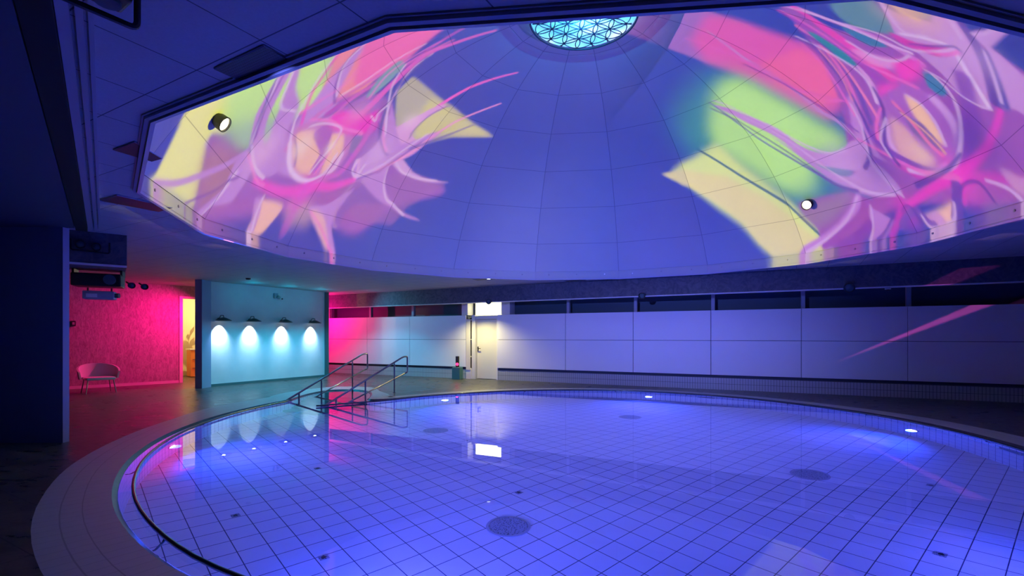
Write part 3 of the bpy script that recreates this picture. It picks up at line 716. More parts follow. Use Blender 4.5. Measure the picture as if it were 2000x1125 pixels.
# round lamps on the dome
for p, ax, lb in (((-3.50, 6.05, 4.02), (.80, .10, -.55), 'round white lamp fixed inside the dome on the left, over the yellow light'), ((5.74, 9.75, 4.00), (-.75, -.55, -.45), 'round white lamp fixed inside the dome on the right, by the green light')):
    spotlight(p, ax, lb, M['l_dome'], r=.10, group='round lamps inside the dome', mount=(Vector(p) - Vector((DX, DY, ZC))).normalized() * .07)
    q = Vector(p) + Vector(ax).normalized() * .10
    lamp('dome_lamp_beam', 'SPOT', q, (1, .9, .7), 4, .06, q + Vector(ax), 160, .5)
lamp('skylight_glow', 'AREA', (DX, DY, 6.52), (.02, .45, 1), 9, 1.2, (DX, DY, 9)) if False else lamp('skylight_glow', 'POINT', (DX, DY, 6.28), (.02, .45, 1), 45, .0)

# ================================================================== projectors with their slides
def lamp_slide(pos, target, name, fn, half, power, cone, res=1700):
    o = lamp(name, 'SPOT', pos, (1, 1, 1), power, .0, target, cone, .0)
    Rm = np.array(o.rotation_euler.to_matrix())
    u = (np.arange(res) + .5) / res * 2 - 1
    U, V = np.meshgrid(u * half, u * half)                     # U: light x, V: light y (bottom row first)
    dl = np.stack([U, V, -np.ones_like(U)], -1); D = dl @ Rm.T
    rgb = fn(D)
    img = bpy.data.images.new(name + '_slide', res, res, alpha=False, float_buffer=True)
    img.colorspace_settings.name = 'Non-Color'
    px = np.ones((res, res, 4), np.float32); px[..., :3] = rgb
    img.pixels.foreach_set(px.ravel()); img.update()
    l = o.data; l.use_nodes = True; t = l.node_tree; em = t.nodes['Emission']
    tc = t.nodes.new('ShaderNodeTexCoord'); sx = t.nodes.new('ShaderNodeSeparateXYZ'); t.links.new(tc.outputs['Normal'], sx.inputs[0])
    def mth(op, a, b):
        k = t.nodes.new('ShaderNodeMath'); k.operation = op
        for i, v in enumerate((a, b)):
            if isinstance(v, (int, float)): k.inputs[i].default_value = v
            else: t.links.new(v, k.inputs[i])
        return k.outputs[0]
    az = mth('ABSOLUTE', sx.outputs[2], 0)
    c = t.nodes.new('ShaderNodeCombineXYZ')
    for i in (0, 1):
        q = mth('DIVIDE', sx.outputs[i], az); q = mth('MULTIPLY', q, SGN[i] * .5 / half); q = mth('ADD', q, .5); t.links.new(q, c.inputs[i])
    im = t.nodes.new('ShaderNodeTexImage'); im.image = img; im.extension = 'CLIP'; im.interpolation = 'Linear'
    t.links.new(c.outputs[0], im.inputs[0]); t.links.new(im.outputs['Color'], em.inputs['Color'])
    return o
SGN = (1, 1)
def kpoly(X, Y):
    t = (np.arctan2(Y - DY, X - DX) - A0) % (np.pi / 8) - np.pi / 16
    return np.cos(np.pi / 16) / np.cos(t)
def dome_hit(o, D):
    dx, dy, dz = D[..., 0], D[..., 1], D[..., 2]; k = np.full(dx.shape, .99)
    for i in range(5):
        ax, ay, az = (o[0] - DX) / k, (o[1] - DY) / k, o[2] - ZC; bx, by, bz = dx / k, dy / k, dz
        A = bx * bx + by * by + bz * bz; Bq = ax * bx + ay * by + az * bz; Cq = ax * ax + ay * ay + az * az - RS * RS
        ok = Bq * Bq - A * Cq > 0
        t = (-Bq + np.sqrt(np.maximum(Bq * Bq - A * Cq, 0))) / A; k = kpoly(o[0] + dx * t, o[1] + dy * t)
    X, Y, Z = o[0] + dx * t, o[1] + dy * t, o[2] + dz * t
    # below the springing line: the upright band
    low = Z < ZB
    for i in range(4):
        kk = kpoly(X, Y) * RV; A = dx * dx + dy * dy; ox, oy = o[0] - DX, o[1] - DY; Bq = ox * dx + oy * dy; Cq = ox * ox + oy * oy - kk * kk
        t2 = (-Bq + np.sqrt(np.maximum(Bq * Bq - A * Cq, 0))) / np.maximum(A, 1e-9)
        X = np.where(low, o[0] + dx * t2, X); Y = np.where(low, o[1] + dy * t2, Y)
    Z = np.where(low, o[2] + dz * t2, Z)
    return X, Y, Z, ok & (dz > -.05) & (Z > C3 - .06)
# plan-view artwork of the projected picture (colour, strength, softness, outline in metres)
AR = 1240; AX0, AY0, AS = -4.9, 1.7, .0101
def blur(a, s):
    if s < .6: return a
    r = max(1, int(round(s * .6)))
    for ax in (0, 1):
        for _ in range(2):
            pad = [(r, r) if i == ax else (0, 0) for i in range(2)]
            c = np.cumsum(np.pad(a, pad, mode='edge'), axis=ax, dtype=np.float64)
            z0 = np.zeros_like(np.take(c, [0], ax)); c = np.concatenate([z0, c], ax); n_ = a.shape[ax]
            w_ = 2 * r + 1
            hi = np.take(c, np.arange(w_, w_ + n_) if ax is not None else None, ax); lo = np.take(c, np.arange(0, n_), ax)
            a = ((hi - lo) / w_).astype(np.float32)
    return a
def paint(ART, bg):
    can = np.empty((AR, AR, 3), np.float32); can[:] = lin(bg)
    def win(P, m_):
        x0, y0 = P.min(0) - m_; x1, y1 = P.max(0) + m_
        i0, i1 = int(max(0, x0)), int(min(AR, x1 + 1)); j0, j1 = int(max(0, y0)), int(min(AR, y1 + 1))
        return i0, i1, j0, j1
    for s in ART:
        col = np.array(lin(s[1]), np.float32); al = s[2]
        if s[0] == 'b':
            P = (np.array([s[4]]) - (AX0, AY0)) / AS; R = s[3] / AS; i0, i1, j0, j1 = win(P, R * 1.6)
            if i1 <= i0 or j1 <= j0: continue
            X, Y = np.meshgrid(np.arange(i0, i1), np.arange(j0, j1)); d = np.hypot(X - P[0, 0], Y - P[0, 1]) / R
            a = np.exp(-(d * 1.3) ** 2) * np.clip((1.6 - d) * 3, 0, 1)
        elif s[0] == 'p':
            P = (np.array(s[5]) - (AX0, AY0)) / AS
            if s[4] == 0: P = np.array(cat(P, 6, True))
            elif s[4] == 1:
                lin_ = [P[i] + (P[(i + 1) % len(P)] - P[i]) * k / 4 for i in range(len(P)) for k in range(4)]
                P = np.array([.6 * a_ + .4 * b_ for a_, b_ in zip(cat(P, 4, True), lin_)])
            sb = s[3] / AS; i0, i1, j0, j1 = win(P, sb * 3 + 3)
            if i1 <= i0 or j1 <= j0: continue
            yy = np.arange(j0, j1)[:, None]; xx = np.arange(i0, i1)[None, :]
            cnt = np.zeros((j1 - j0, i1 - i0), np.int16)
            for a_, b_ in zip(P, np.roll(P, -1, 0)):
                if a_[1] == b_[1]: continue
                lo, hi = (a_, b_) if a_[1] < b_[1] else (b_, a_)
                k0, k1 = max(j0, int(np.ceil(lo[1]))), min(j1, int(np.ceil(hi[1])))
                if k1 <= k0: continue
                ys = np.arange(k0, k1)[:, None]; xc = lo[0] + (ys - lo[1]) * (hi[0] - lo[0]) / (hi[1] - lo[1])
                cnt[k0 - j0:k1 - j0] += (xx > xc)
            a = blur((cnt % 2).astype(np.float32), max(sb, .8))
        else:
            P = (np.array(s[6]) - (AX0, AY0)) / AS; P = np.array(cat(P, 8)); sb = s[3] / AS; w0, w1 = s[4] / AS, s[5] / AS
            i0, i1, j0, j1 = win(P, max(w0, w1) + sb * 3 + 3)
            if i1 <= i0 or j1 <= j0: continue
            X, Y = np.meshgrid(np.arange(i0, i1), np.arange(j0, j1)); a = np.zeros(X.shape, np.float32); n_ = len(P) - 1
            for k in range(n_):
                p, q = P[k], P[k + 1]; wm = (w0 + (w1 - w0) * k / n_) / 2; g_ = wm + sb * 1.5 + 2
                x0, x1 = int(max(i0, min(p[0], q[0]) - g_)) - i0, int(min(i1, max(p[0], q[0]) + g_ + 1)) - i0
                y0, y1 = int(max(j0, min(p[1], q[1]) - g_)) - j0, int(min(j1, max(p[1], q[1]) + g_ + 1)) - j0
                if x1 <= x0 or y1 <= y0: continue
                xs, ys = X[y0:y1, x0:x1], Y[y0:y1, x0:x1]; d = q - p; L2 = max(d @ d, 1e-6)
                t = np.clip(((xs - p[0]) * d[0] + (ys - p[1]) * d[1]) / L2, 0, 1)
                ds = np.hypot(xs - p[0] - t * d[0], ys - p[1] - t * d[1]); soft = max(sb, 1.)
                a[y0:y1, x0:x1] = np.maximum(a[y0:y1, x0:x1], np.clip((wm + soft - ds) / (soft * 1.6), 0, 1))
        a = (np.clip(a, 0, 1) * al)[..., None]
        can[j0:j1, i0:i1] = can[j0:j1, i0:i1] * (1 - a) + col * a
    return can
ART = [
 ["b","6a5cb4",0.9,4.2,[-3.02,8.23]],
 ["b","3a48ae",0.85,2.6,[4.03,11.98]],
 ["b","5a58ba",0.6,2.4,[1.47,9.58]],
 ["b","2e3ea4",0.7,2.5,[5.34,5.5]],
 ["b","6468c0",0.7,2.2,[0.0,13.27]],
 ["b","6468c0",0.6,1.6,[-2.84,11.58]],
 ["p","f8ee9c",1,0.04,2,[[-3.33,5.2],[-3.29,5.76],[-3.33,6.28],[-3.7,6.47],[-3.7,6.17],[-3.96,6.45],[-4.18,6.7],[-4.37,6.89],[-4.17,6.19],[-3.96,5.41],[-3.97,5.57],[-3.81,5.54],[-3.64,5.48]]],
 ["p","d2f290",1,0.16,2,[[-3.24,5.79],[-3.08,6.09],[-2.89,6.37],[-2.65,6.63],[-2.38,6.85],[-2.64,7.4],[-2.88,7.85],[-3.23,7.93],[-3.57,7.95],[-3.76,7.59],[-3.86,7.13],[-3.6,6.16]]],
 ["p","a9bfae",0.9,0.2,2,[[-3.64,6.37],[-3.48,7.1],[-3.25,7.97],[-3.64,8.11],[-3.9,7.36]]],
 ["p","ff96a0",1,0.03,2,[[-2.32,6.86],[-2.05,7.03],[-1.75,7.17],[-1.98,8.1],[-2.31,8.22],[-2.62,8.29],[-3.15,7.92],[-2.74,7.47]]],
 ["p","ff78b8",1,0.05,2,[[-2.03,6.98],[-1.75,7.06],[-1.45,7.1],[-1.15,7.41],[-0.82,7.7],[-1.28,7.94],[-1.76,8.2],[-2.17,8.19],[-2.54,8.03],[-2.3,7.58]]],
 ["p","c8b8a4",1,0.03,2,[[-1.72,8.64],[-1.27,9.58],[-0.79,10.33],[-0.39,10.8],[-1.27,10.41],[-2.09,10.23],[-2.23,9.51],[-2.02,8.81]]],
 ["p","e2d294",1,0.06,2,[[-1.52,9.29],[-1.18,9.86],[-0.79,10.33],[-0.46,10.72],[-0.97,10.48],[-1.46,10.25],[-1.95,10.07],[-1.76,9.57]]],
 ["p","b070c4",1,0.07,0,[[-3.7,6.17],[-3.89,7.33],[-3.58,7.64],[-3.15,7.73],[-2.53,8.27],[-2.21,8.75],[-2.2,9.59],[-2.26,10.53],[-1.52,11.44],[-2.29,11.2],[-3.11,10.89],[-3.58,10.31],[-4.52,7.41],[-4.39,6.93],[-4.01,6.53]]],
 ["p","c88a90",0.8,0.15,0,[[-3.78,6.28],[-3.93,7.27],[-4.09,7.7],[-4.4,7.43],[-4.34,6.91]]],
 ["p","c470b8",0.8,0.2,0,[[-4.4,7.43],[-3.93,8.76],[-2.99,10.46],[-3.27,10.68],[-4.5,7.6]]],
 ["p","ffc0b4",0.5,0.12,0,[[-4.0,8.92],[-3.81,9.56],[-3.96,9.7],[-4.13,9.31]]],
 ["p","b478bc",0.7,0.05,1,[[-3.35,9.66],[-2.28,10.64],[-1.5,11.32],[-2.3,11.25],[-2.77,11.3],[-3.32,10.49]]],
 ["p","cf92dc",1,0.015,1,[[-4.46,7.19],[-4.41,7.02],[-4.27,7.41],[-3.97,7.23],[-3.88,7.45],[-3.98,7.7],[-4.31,7.7]]],
 ["l","cf92dc",0.9,0.02,0.03,0.1,[[-4.0,5.6],[-4.07,6.09],[-4.06,6.64],[-3.99,7.12],[-3.84,7.42]]],
 ["p","ffc0b4",1,0.03,0,[[-4.15,8.22],[-4.04,8.83],[-4.26,8.78],[-4.38,8.64],[-4.41,8.35],[-4.29,8.32]]],
 ["p","cf92dc",0.8,0.02,0,[[-4.16,8.12],[-4.13,8.3],[-4.32,8.48],[-4.4,8.46],[-4.41,8.34],[-4.31,8.33]]],
 ["p","cf92dc",1,0.02,0,[[-3.86,9.51],[-3.59,9.78],[-3.32,9.92],[-3.17,10.02],[-3.55,10.07],[-3.67,10.21],[-3.73,10.59],[-3.79,10.47],[-3.85,10.05]]],
 ["p","ffc0b4",0.8,0.03,0,[[-3.85,9.57],[-3.71,9.89],[-3.82,10.39],[-3.85,10.05]]],
 ["p","a070c0",0.8,0.04,1,[[-3.17,10.02],[-3.55,10.07],[-3.56,10.26],[-3.24,10.25],[-2.67,10.92],[-2.71,10.23]]],
 ["p","cf92dc",1,0.015,0,[[-2.99,9.97],[-2.7,10.16],[-2.47,10.15],[-2.64,10.44],[-2.6,11.06],[-2.14,11.63],[-2.57,11.21],[-2.86,10.59]]],
 ["p","e0a8e4",1,0.012,1,[[-2.35,10.1],[-2.25,10.24],[-2.13,10.7],[-1.85,11.01],[-1.41,11.34],[-1.91,11.03],[-2.29,10.67],[-2.43,10.24]]],
 ["p","cf92dc",1,0.02,1,[[-3.98,7.62],[-3.84,7.32],[-3.48,6.81],[-3.1,6.54],[-2.89,6.43],[-2.86,6.59],[-3.2,6.89],[-3.5,7.18],[-3.77,7.62],[-3.8,8.19],[-3.91,8.15],[-3.99,7.91]]],
 ["l","8a78a8",0.9,0.02,0.03,0.03,[[-3.01,6.49],[-3.32,6.78],[-3.67,7.15],[-3.9,7.45]]],
 ["p","cf92dc",1,0.03,1,[[-3.79,7.74],[-3.36,7.23],[-3.09,6.89],[-2.81,6.55],[-2.79,6.66],[-3.05,7.08],[-3.2,7.56],[-3.5,7.81],[-3.71,8.45],[-3.84,8.18]]],
 ["p","cf92dc",1,0.03,1,[[-3.82,8.23],[-3.53,7.87],[-3.17,7.75],[-2.78,7.58],[-2.32,7.34],[-2.16,7.35],[-2.55,7.75],[-2.78,8.0],[-3.13,8.52],[-3.48,8.31],[-3.76,8.58]]],
 ["l","ff50c8",0.8,0.02,0.04,0.04,[[-2.38,7.03],[-2.78,7.37],[-3.05,7.59],[-3.3,7.88],[-3.57,8.28]]],
 ["l","e07ac8",0.9,0.02,0.03,0.08,[[-1.66,8.12],[-2.33,8.15],[-2.95,8.03],[-3.42,7.98],[-3.6,8.03]]],
 ["l","8c6ab4",0.9,0.02,0.06,0.08,[[-2.04,8.33],[-2.55,8.32],[-3.16,8.14],[-3.54,8.17]]],
 ["l","f06ec8",0.95,0.02,0.03,0.16,[[-0.27,8.26],[-0.93,8.27],[-1.43,8.27],[-2.0,8.52],[-2.54,8.73],[-2.84,8.7]]],
 ["l","c860c0",0.95,0.02,0.03,0.1,[[-0.77,7.98],[-1.24,8.13],[-1.78,8.29],[-2.37,8.28],[-2.99,8.15]]],
 ["l","e878c8",0.8,0.02,0.03,0.06,[[-0.96,8.18],[-1.51,8.24],[-2.11,8.28],[-2.7,8.26],[-3.24,8.35]]],
 ["p","8fa8b4",0.95,0.02,1,[[-1.82,8.09],[-1.77,8.27],[-2.07,8.44],[-2.34,8.51],[-2.46,8.44],[-2.2,8.23]]],
 ["l","e8b0e0",0.9,0.015,0.02,0.04,[[-1.31,8.31],[-1.73,8.48],[-2.14,8.92],[-2.35,9.28],[-2.43,9.83]]],
 ["l","7a68b0",0.9,0.02,0.03,0.06,[[-1.41,8.35],[-1.79,8.57],[-2.06,8.77],[-2.4,9.24],[-2.6,9.79]]],
 ["l","ff70cc",1,0.012,0.02,0.1,[[0.1,9.38],[-0.38,9.41],[-0.87,9.48],[-1.37,9.58],[-1.72,9.66],[-2.07,9.64]]],
 ["p","e8a8e0",1,0.02,1,[[-2.33,9.52],[-1.95,9.55],[-1.37,9.58],[-1.29,9.7],[-1.79,9.74],[-1.97,9.89],[-1.92,10.19],[-2.29,9.96]]],
 ["p","cf92dc",1,0.02,0,[[-3.11,9.82],[-2.94,9.61],[-2.58,9.56],[-2.25,9.19],[-2.16,9.02],[-2.21,9.77],[-2.05,10.03],[-1.46,10.21],[-2.01,10.36],[-2.4,10.22],[-2.73,10.09],[-3.0,9.98]]],
 ["l","ffa0d8",1,0.012,0.02,0.05,[[-0.23,10.04],[-0.72,10.08],[-1.14,10.12],[-1.67,10.24],[-2.1,10.28],[-2.77,10.07]]],
 ["l","8870b8",0.8,0.02,0.02,0.06,[[-0.79,10.33],[-1.27,10.34],[-1.79,10.29],[-2.07,10.17]]],
 ["l","a888b0",0.9,0.015,0.03,0.03,[[-1.19,9.7],[-1.58,9.7],[-1.93,9.83],[-2.03,9.94]]],
 ["p","d688c8",1,0.05,1,[[-3.46,7.89],[-3.25,7.97],[-2.97,8.31],[-2.84,8.7],[-2.92,9.23],[-3.27,9.42],[-3.54,9.38],[-3.69,9.05],[-3.73,8.5]]],
 ["p","ffc0b4",1,0.05,1,[[-3.43,7.96],[-3.28,8.15],[-3.24,8.47],[-3.39,8.87],[-3.6,8.94],[-3.69,8.6],[-3.59,8.22]]],
 ["p","c070c4",0.9,0.02,1,[[-3.28,8.27],[-3.0,8.41],[-3.24,8.83],[-3.52,9.04],[-3.58,8.89],[-3.36,8.77]]],
 ["p","ffc0b4",1,0.03,1,[[-3.09,8.64],[-2.97,8.86],[-3.11,9.19],[-3.4,9.25],[-3.51,9.18],[-3.28,8.93]]],
 ["l","f0c0ec",0.95,0.025,0.06,0.06,[[-3.54,8.0],[-3.72,8.43],[-3.71,8.87],[-3.58,9.24],[-3.34,9.35],[-3.13,9.24]]],
 ["p","ff50c8",1,0.07,1,[[-3.04,8.27],[-2.78,8.38],[-2.57,8.85],[-2.38,8.96],[-2.51,9.27],[-2.81,9.17],[-3.01,8.66]]],
 ["p","a080b8",1,0.02,1,[[-2.89,9.14],[-2.76,9.18],[-2.75,9.34],[-2.97,9.4],[-3.02,9.3]]],
 ["l","e070cc",0.9,0.03,0.1,0.05,[[-2.47,9.12],[-2.87,9.39],[-3.3,9.5],[-3.7,9.07]]],
 ["l","f0b0e8",0.9,0.02,0.04,0.04,[[-3.06,9.66],[-2.92,9.6],[-3.07,9.88]]],
 ["l","ff62d0",0.9,0.04,0.06,0.13,[[-4.04,7.89],[-3.96,8.52],[-3.79,9.07]]],
 ["l","ff62d0",0.9,0.04,0.13,0.06,[[-3.79,9.07],[-3.47,9.57],[-3.1,9.86]]],
 ["b","ff60d8",0.8,0.28,[-3.79,9.11]],
 ["l","e070d0",0.5,0.06,0.12,0.2,[[-3.79,9.11],[-4.15,9.24]]],
 ["p","b070c4",1,0.04,2,[[1.95,8.48],[2.1,7.64],[2.6,7.55],[2.94,7.57],[3.28,7.58],[3.62,7.55],[3.98,8.47],[3.32,8.67],[2.82,8.65],[2.39,8.59]]],
 ["p","ee62b6",1,0.12,2,[[2.98,7.67],[3.28,7.58],[3.8,7.51],[4.34,7.36],[4.65,7.41],[5.18,7.76],[5.26,8.06],[5.28,8.4],[4.93,8.5],[4.55,8.58],[3.94,8.62],[3.35,8.65],[2.97,8.32]]],
 ["p","ff6ea8",1,0.05,2,[[4.29,7.51],[4.68,7.45],[5.18,7.76],[5.06,8.26],[4.47,8.43],[4.06,8.28]]],
 ["p","58b48e",0.6,0.45,0,[[3.36,9.4],[3.65,8.69],[4.56,8.59],[5.19,8.48],[5.68,8.44],[5.93,9.08],[5.82,10.1],[5.1,10.4],[3.8,10.64],[3.29,10.07]]],
 ["p","c4f286",1,0.22,0,[[3.73,9.14],[3.9,8.69],[4.57,8.62],[5.22,8.52],[5.6,8.4],[5.65,8.65],[5.38,9.1],[5.69,9.45],[5.44,10.07],[4.69,10.21],[4.02,10.11]]],
 ["p","e6ee96",1,0.1,2,[[3.55,11.21],[3.87,10.7],[4.14,10.15],[4.71,10.25],[5.11,10.23],[5.51,10.18],[6.01,9.98],[6.34,9.82],[6.13,10.5],[5.74,10.99],[5.44,11.09],[5.1,11.11],[4.62,11.23],[4.11,11.29]]],
 ["p","f0de9c",1,0.03,2,[[3.37,11.3],[3.73,11.08],[4.15,10.85],[4.54,10.6],[4.94,10.52],[5.31,10.41],[5.88,10.29],[6.14,10.1],[6.34,9.82],[6.13,10.5],[5.74,10.99],[5.44,11.08],[5.09,11.08],[4.35,11.23],[3.88,11.32]]],
 ["l","48708c",0.9,0.012,0.04,0.05,[[3.87,10.48],[4.78,10.41],[5.62,10.21],[6.04,10.04],[6.34,9.82]]],
 ["p","a85cbc",1,0.03,0,[[3.47,6.8],[3.91,6.84],[4.45,6.81],[4.64,6.32],[4.65,5.7],[5.01,5.51],[4.86,5.15],[5.16,5.11],[5.47,4.97],[5.62,4.74],[5.67,4.63],[6.02,5.27],[6.54,6.41],[6.34,9.8],[6.06,9.96],[5.72,10.01],[5.88,9.45],[6.03,8.89],[5.64,8.44],[5.18,7.93],[4.54,7.41]]],
 ["p","a888a4",0.8,0.08,0,[[5.76,10.08],[6.05,8.98],[6.14,9.26],[6.07,9.92]]],
 ["p","c060a8",0.7,0.15,0,[[6.29,9.34],[6.29,8.81],[6.43,7.87],[6.4,6.34],[6.54,6.41],[6.36,9.74]]],
 ["p","6a90a4",1,0.03,0,[[4.06,6.4],[4.08,6.06],[4.16,5.91],[4.56,6.04],[4.76,6.09],[4.61,6.46],[4.36,6.57]]],
 ["p","6888a0",1,0.02,0,[[4.21,5.62],[4.33,5.31],[4.62,5.53],[4.63,5.67],[4.49,5.72]]],
 ["p","3a8aa4",1,0.015,1,[[4.2,7.14],[4.39,7.05],[4.68,7.06],[4.92,7.13],[4.79,7.22],[4.54,7.26]]],
 ["p","4a7cac",1,0.02,1,[[4.37,6.69],[4.62,6.56],[4.88,6.51],[4.8,6.73],[4.56,6.77]]],
 ["p","4f80b0",1,0.015,1,[[5.27,6.46],[5.38,6.35],[5.59,6.44],[5.6,6.55],[5.46,6.59]]],
 ["p","4058a8",1,0.02,1,[[5.49,6.08],[5.6,6.02],[5.7,6.18],[5.65,6.24]]],
 ["p","2f42a2",1,0.03,0,[[4.39,5.06],[4.11,3.99],[4.19,3.42],[5.31,4.91],[5.26,5.15],[5.07,5.26],[4.88,5.34]]],
 ["p","cc94dc",1,0.015,1,[[4.87,5.36],[4.85,5.14],[4.78,4.88],[4.58,4.53],[4.85,4.88],[5.01,5.22],[5.04,5.32]]],
 ["p","cf92dc",1,0.02,0,[[4.21,5.8],[4.44,5.88],[4.62,5.73],[4.67,5.58],[4.4,5.31],[4.44,5.18],[4.73,5.3],[5.01,5.43],[5.29,5.6],[5.67,5.94],[5.72,6.09],[5.62,6.26],[5.37,6.22],[5.08,6.22],[4.8,6.23],[4.55,6.06]]],
 ["b","f4b8a4",0.8,0.35,[4.53,5.73]],
 ["l","ecc8f4",0.9,0.015,0.03,0.05,[[4.75,6.13],[4.9,5.85],[5.02,5.74],[5.36,5.87],[5.7,6.0]]],
 ["l","6a50ac",0.9,0.015,0.05,0.12,[[4.44,5.18],[4.79,5.33],[5.12,5.46],[5.56,5.74],[5.65,5.8]]],
 ["p","cf92dc",1,0.02,0,[[5.04,5.34],[5.26,5.21],[5.61,5.09],[5.81,5.42],[5.67,5.64],[5.65,5.8]]],
 ["l","5a50b0",0.9,0.02,0.05,0.1,[[5.07,5.37],[5.34,5.54],[5.64,5.75]]],
 ["l","d080d8",1,0.015,0.04,0.1,[[3.79,6.81],[4.25,6.72],[4.65,6.52],[4.97,6.41],[5.18,6.35]]],
 ["l","e8b0ec",0.9,0.012,0.03,0.05,[[3.86,6.82],[4.36,6.67],[4.78,6.5],[5.02,6.31]]],
 ["l","f050bc",1,0.015,0.04,0.14,[[3.51,6.8],[3.91,6.84],[4.31,6.92],[4.81,6.93],[5.21,6.9]]],
 ["l","b050c0",1,0.02,0.03,0.12,[[3.73,7.04],[4.25,7.06],[4.74,7.04],[5.2,7.08],[5.59,7.02]]],
 ["l","f070c0",0.9,0.015,0.03,0.05,[[4.04,7.14],[4.5,7.24],[4.94,7.44],[5.41,7.79],[5.72,8.07]]],
 ["l","7a50b8",0.9,0.015,0.04,0.06,[[4.12,7.2],[4.61,7.23],[5.11,7.46],[5.57,7.79]]],
 ["l","ff88b8",0.9,0.012,0.02,0.04,[[4.43,7.23],[4.75,7.27],[5.27,7.49],[5.61,7.64]]],
 ["p","e048b8",1,0.02,1,[[4.68,6.25],[4.9,6.08],[5.03,5.68],[5.08,5.72],[5.1,6.02],[4.92,6.26]]],
 ["p","f09ae0",0.8,0.03,1,[[4.69,6.97],[4.96,6.75],[5.11,6.59],[5.15,6.77],[4.97,6.96]]],
 ["p","ff50c8",1,0.07,1,[[5.08,6.68],[5.13,6.29],[5.34,6.59],[5.31,6.84]]],
 ["p","ff50c8",1,0.07,1,[[5.24,7.18],[5.33,6.87],[5.54,7.19],[5.39,7.29]]],
 ["l","e8a0e8",0.9,0.02,0.03,0.06,[[4.92,7.14],[5.15,7.2],[5.39,7.39]]],
 ["p","b468c8",1,0.03,1,[[5.35,7.29],[5.33,6.87],[5.51,6.67],[5.8,6.61],[6.04,6.72],[6.21,7.0],[6.27,7.4],[6.2,7.74],[5.97,7.9],[5.6,7.68]]],
 ["l","dca0e8",0.95,0.03,0.06,0.1,[[5.63,7.56],[5.92,7.79],[6.17,7.7],[6.26,7.39],[6.2,7.05],[6.03,6.77],[5.81,6.66],[5.61,6.66]]],
 ["p","e8a8b8",1,0.06,1,[[5.6,7.42],[5.76,7.34],[6.0,7.36],[6.13,7.28],[6.18,7.52],[6.1,7.77],[5.87,7.72]]],
 ["p","ffc4a8",1,0.03,1,[[5.44,6.95],[5.6,6.87],[5.86,6.92],[6.04,7.0],[5.89,7.09],[5.67,7.08]]],
 ["p","8c6ab0",1,0.02,1,[[5.63,7.21],[5.77,7.07],[6.0,7.05],[6.1,7.1],[5.99,7.25],[5.81,7.29]]],
 ["l","ff7ab0",0.9,0.02,0.03,0.05,[[5.46,7.19],[5.69,7.19],[5.98,7.19],[6.11,7.13]]],
 ["l","9050bc",1,0.02,0.08,0.16,[[5.16,7.66],[5.68,7.95],[6.01,7.85],[6.26,7.48],[6.31,7.1]]],
 ["l","8a48b8",0.8,0.04,0.15,0.2,[[5.36,5.97],[5.82,6.37],[6.1,6.76],[6.28,7.06]]],
 ["p","c884d8",1,0.02,0,[[5.17,7.73],[5.28,7.67],[5.6,7.95],[5.93,8.12],[6.06,8.03],[5.9,8.26],[5.64,8.24]]],
 ["l","f848c8",0.95,0.03,0.03,0.09,[[5.71,5.86],[6.11,6.43],[6.31,7.09]]],
 ["l","f848c8",0.95,0.03,0.09,0.04,[[6.31,7.09],[6.39,7.64],[6.52,8.29]]],
 ["l","f848c8",0.6,0.04,0.1,0.04,[[6.31,7.09],[6.26,7.67],[6.09,7.95]]],
 ["l","f848c8",0.5,0.04,0.1,0.04,[[6.31,7.09],[6.39,6.52],[6.48,6.1]]],
 ["l","f848c8",0.9,0.03,0.1,0.05,[[6.31,7.09],[6.51,7.25]]],
 ["b","ff50d0",0.8,0.25,[6.32,7.1]],
 ["b","f050c8",0.7,0.22,[6.53,8.33]],
 ["l","e84cc0",0.7,0.03,0.08,0.05,[[6.53,8.33],[6.63,8.77]]],
 ["p","cf92dc",1,0.015,0,[[3.82,9.47],[4.29,9.33],[4.85,9.14],[5.2,9.11],[5.47,8.94],[5.64,8.64],[5.66,8.34],[5.84,8.18],[5.99,8.51],[5.83,8.79],[5.45,9.21],[4.93,9.3],[4.35,9.47]]],
 ["l","7a70b8",0.9,0.012,0.02,0.05,[[3.72,9.46],[4.6,9.6],[5.36,9.39],[5.92,9.06],[6.24,8.73]]],
 ["p","c88cd8",1,0.015,0,[[4.78,9.37],[5.44,9.19],[5.89,8.88],[5.98,8.37],[6.24,8.2],[6.41,8.25],[6.27,8.66],[6.02,8.94],[5.63,9.2]]],
 ["l","c890d8",0.9,0.01,0.02,0.06,[[3.11,8.01],[3.78,8.24],[4.49,8.3],[5.1,8.34],[5.4,8.27],[5.9,8.26]]],
 ["l","e060c0",0.8,0.012,0.02,0.04,[[3.39,8.3],[4.06,8.28],[4.72,8.26],[5.15,7.88],[5.24,7.78]]],
 ["p","cc88dc",1,0.015,0,[[6.11,8.93],[6.17,8.87],[6.25,9.11],[6.23,9.69],[6.15,10.47],[6.06,10.6],[6.17,9.76],[6.17,9.23]]],
 ["p","c482d6",1,0.015,0,[[6.31,8.86],[6.5,8.66],[6.55,8.61],[6.61,8.88],[6.59,8.95],[6.52,9.17],[6.47,9.03]]],
 ["l","9a50b4",0.9,0.03,0.1,0.12,[[6.43,9.0],[6.43,9.4],[6.38,9.69]]],
 ["p","ffc0b4",1,0.04,0,[[6.65,8.1],[6.54,7.54],[6.52,7.41],[6.67,7.57],[6.71,7.94]]],
 ["p","d08cdc",0.8,0.03,0,[[6.63,8.07],[6.59,7.79],[6.69,7.71],[6.71,7.97]]],
 ["l","7a50b4",0.9,0.02,0.12,0.12,[[6.38,7.2],[6.58,7.41],[6.67,7.53]]],
 ["l","8458b8",0.9,0.02,0.08,0.1,[[6.63,8.53],[6.58,8.17],[6.7,8.0],[6.71,7.94]]],
 ["p","d898d0",0.9,0.04,0,[[6.31,6.48],[6.41,6.22],[6.35,5.87],[6.52,6.39]]],
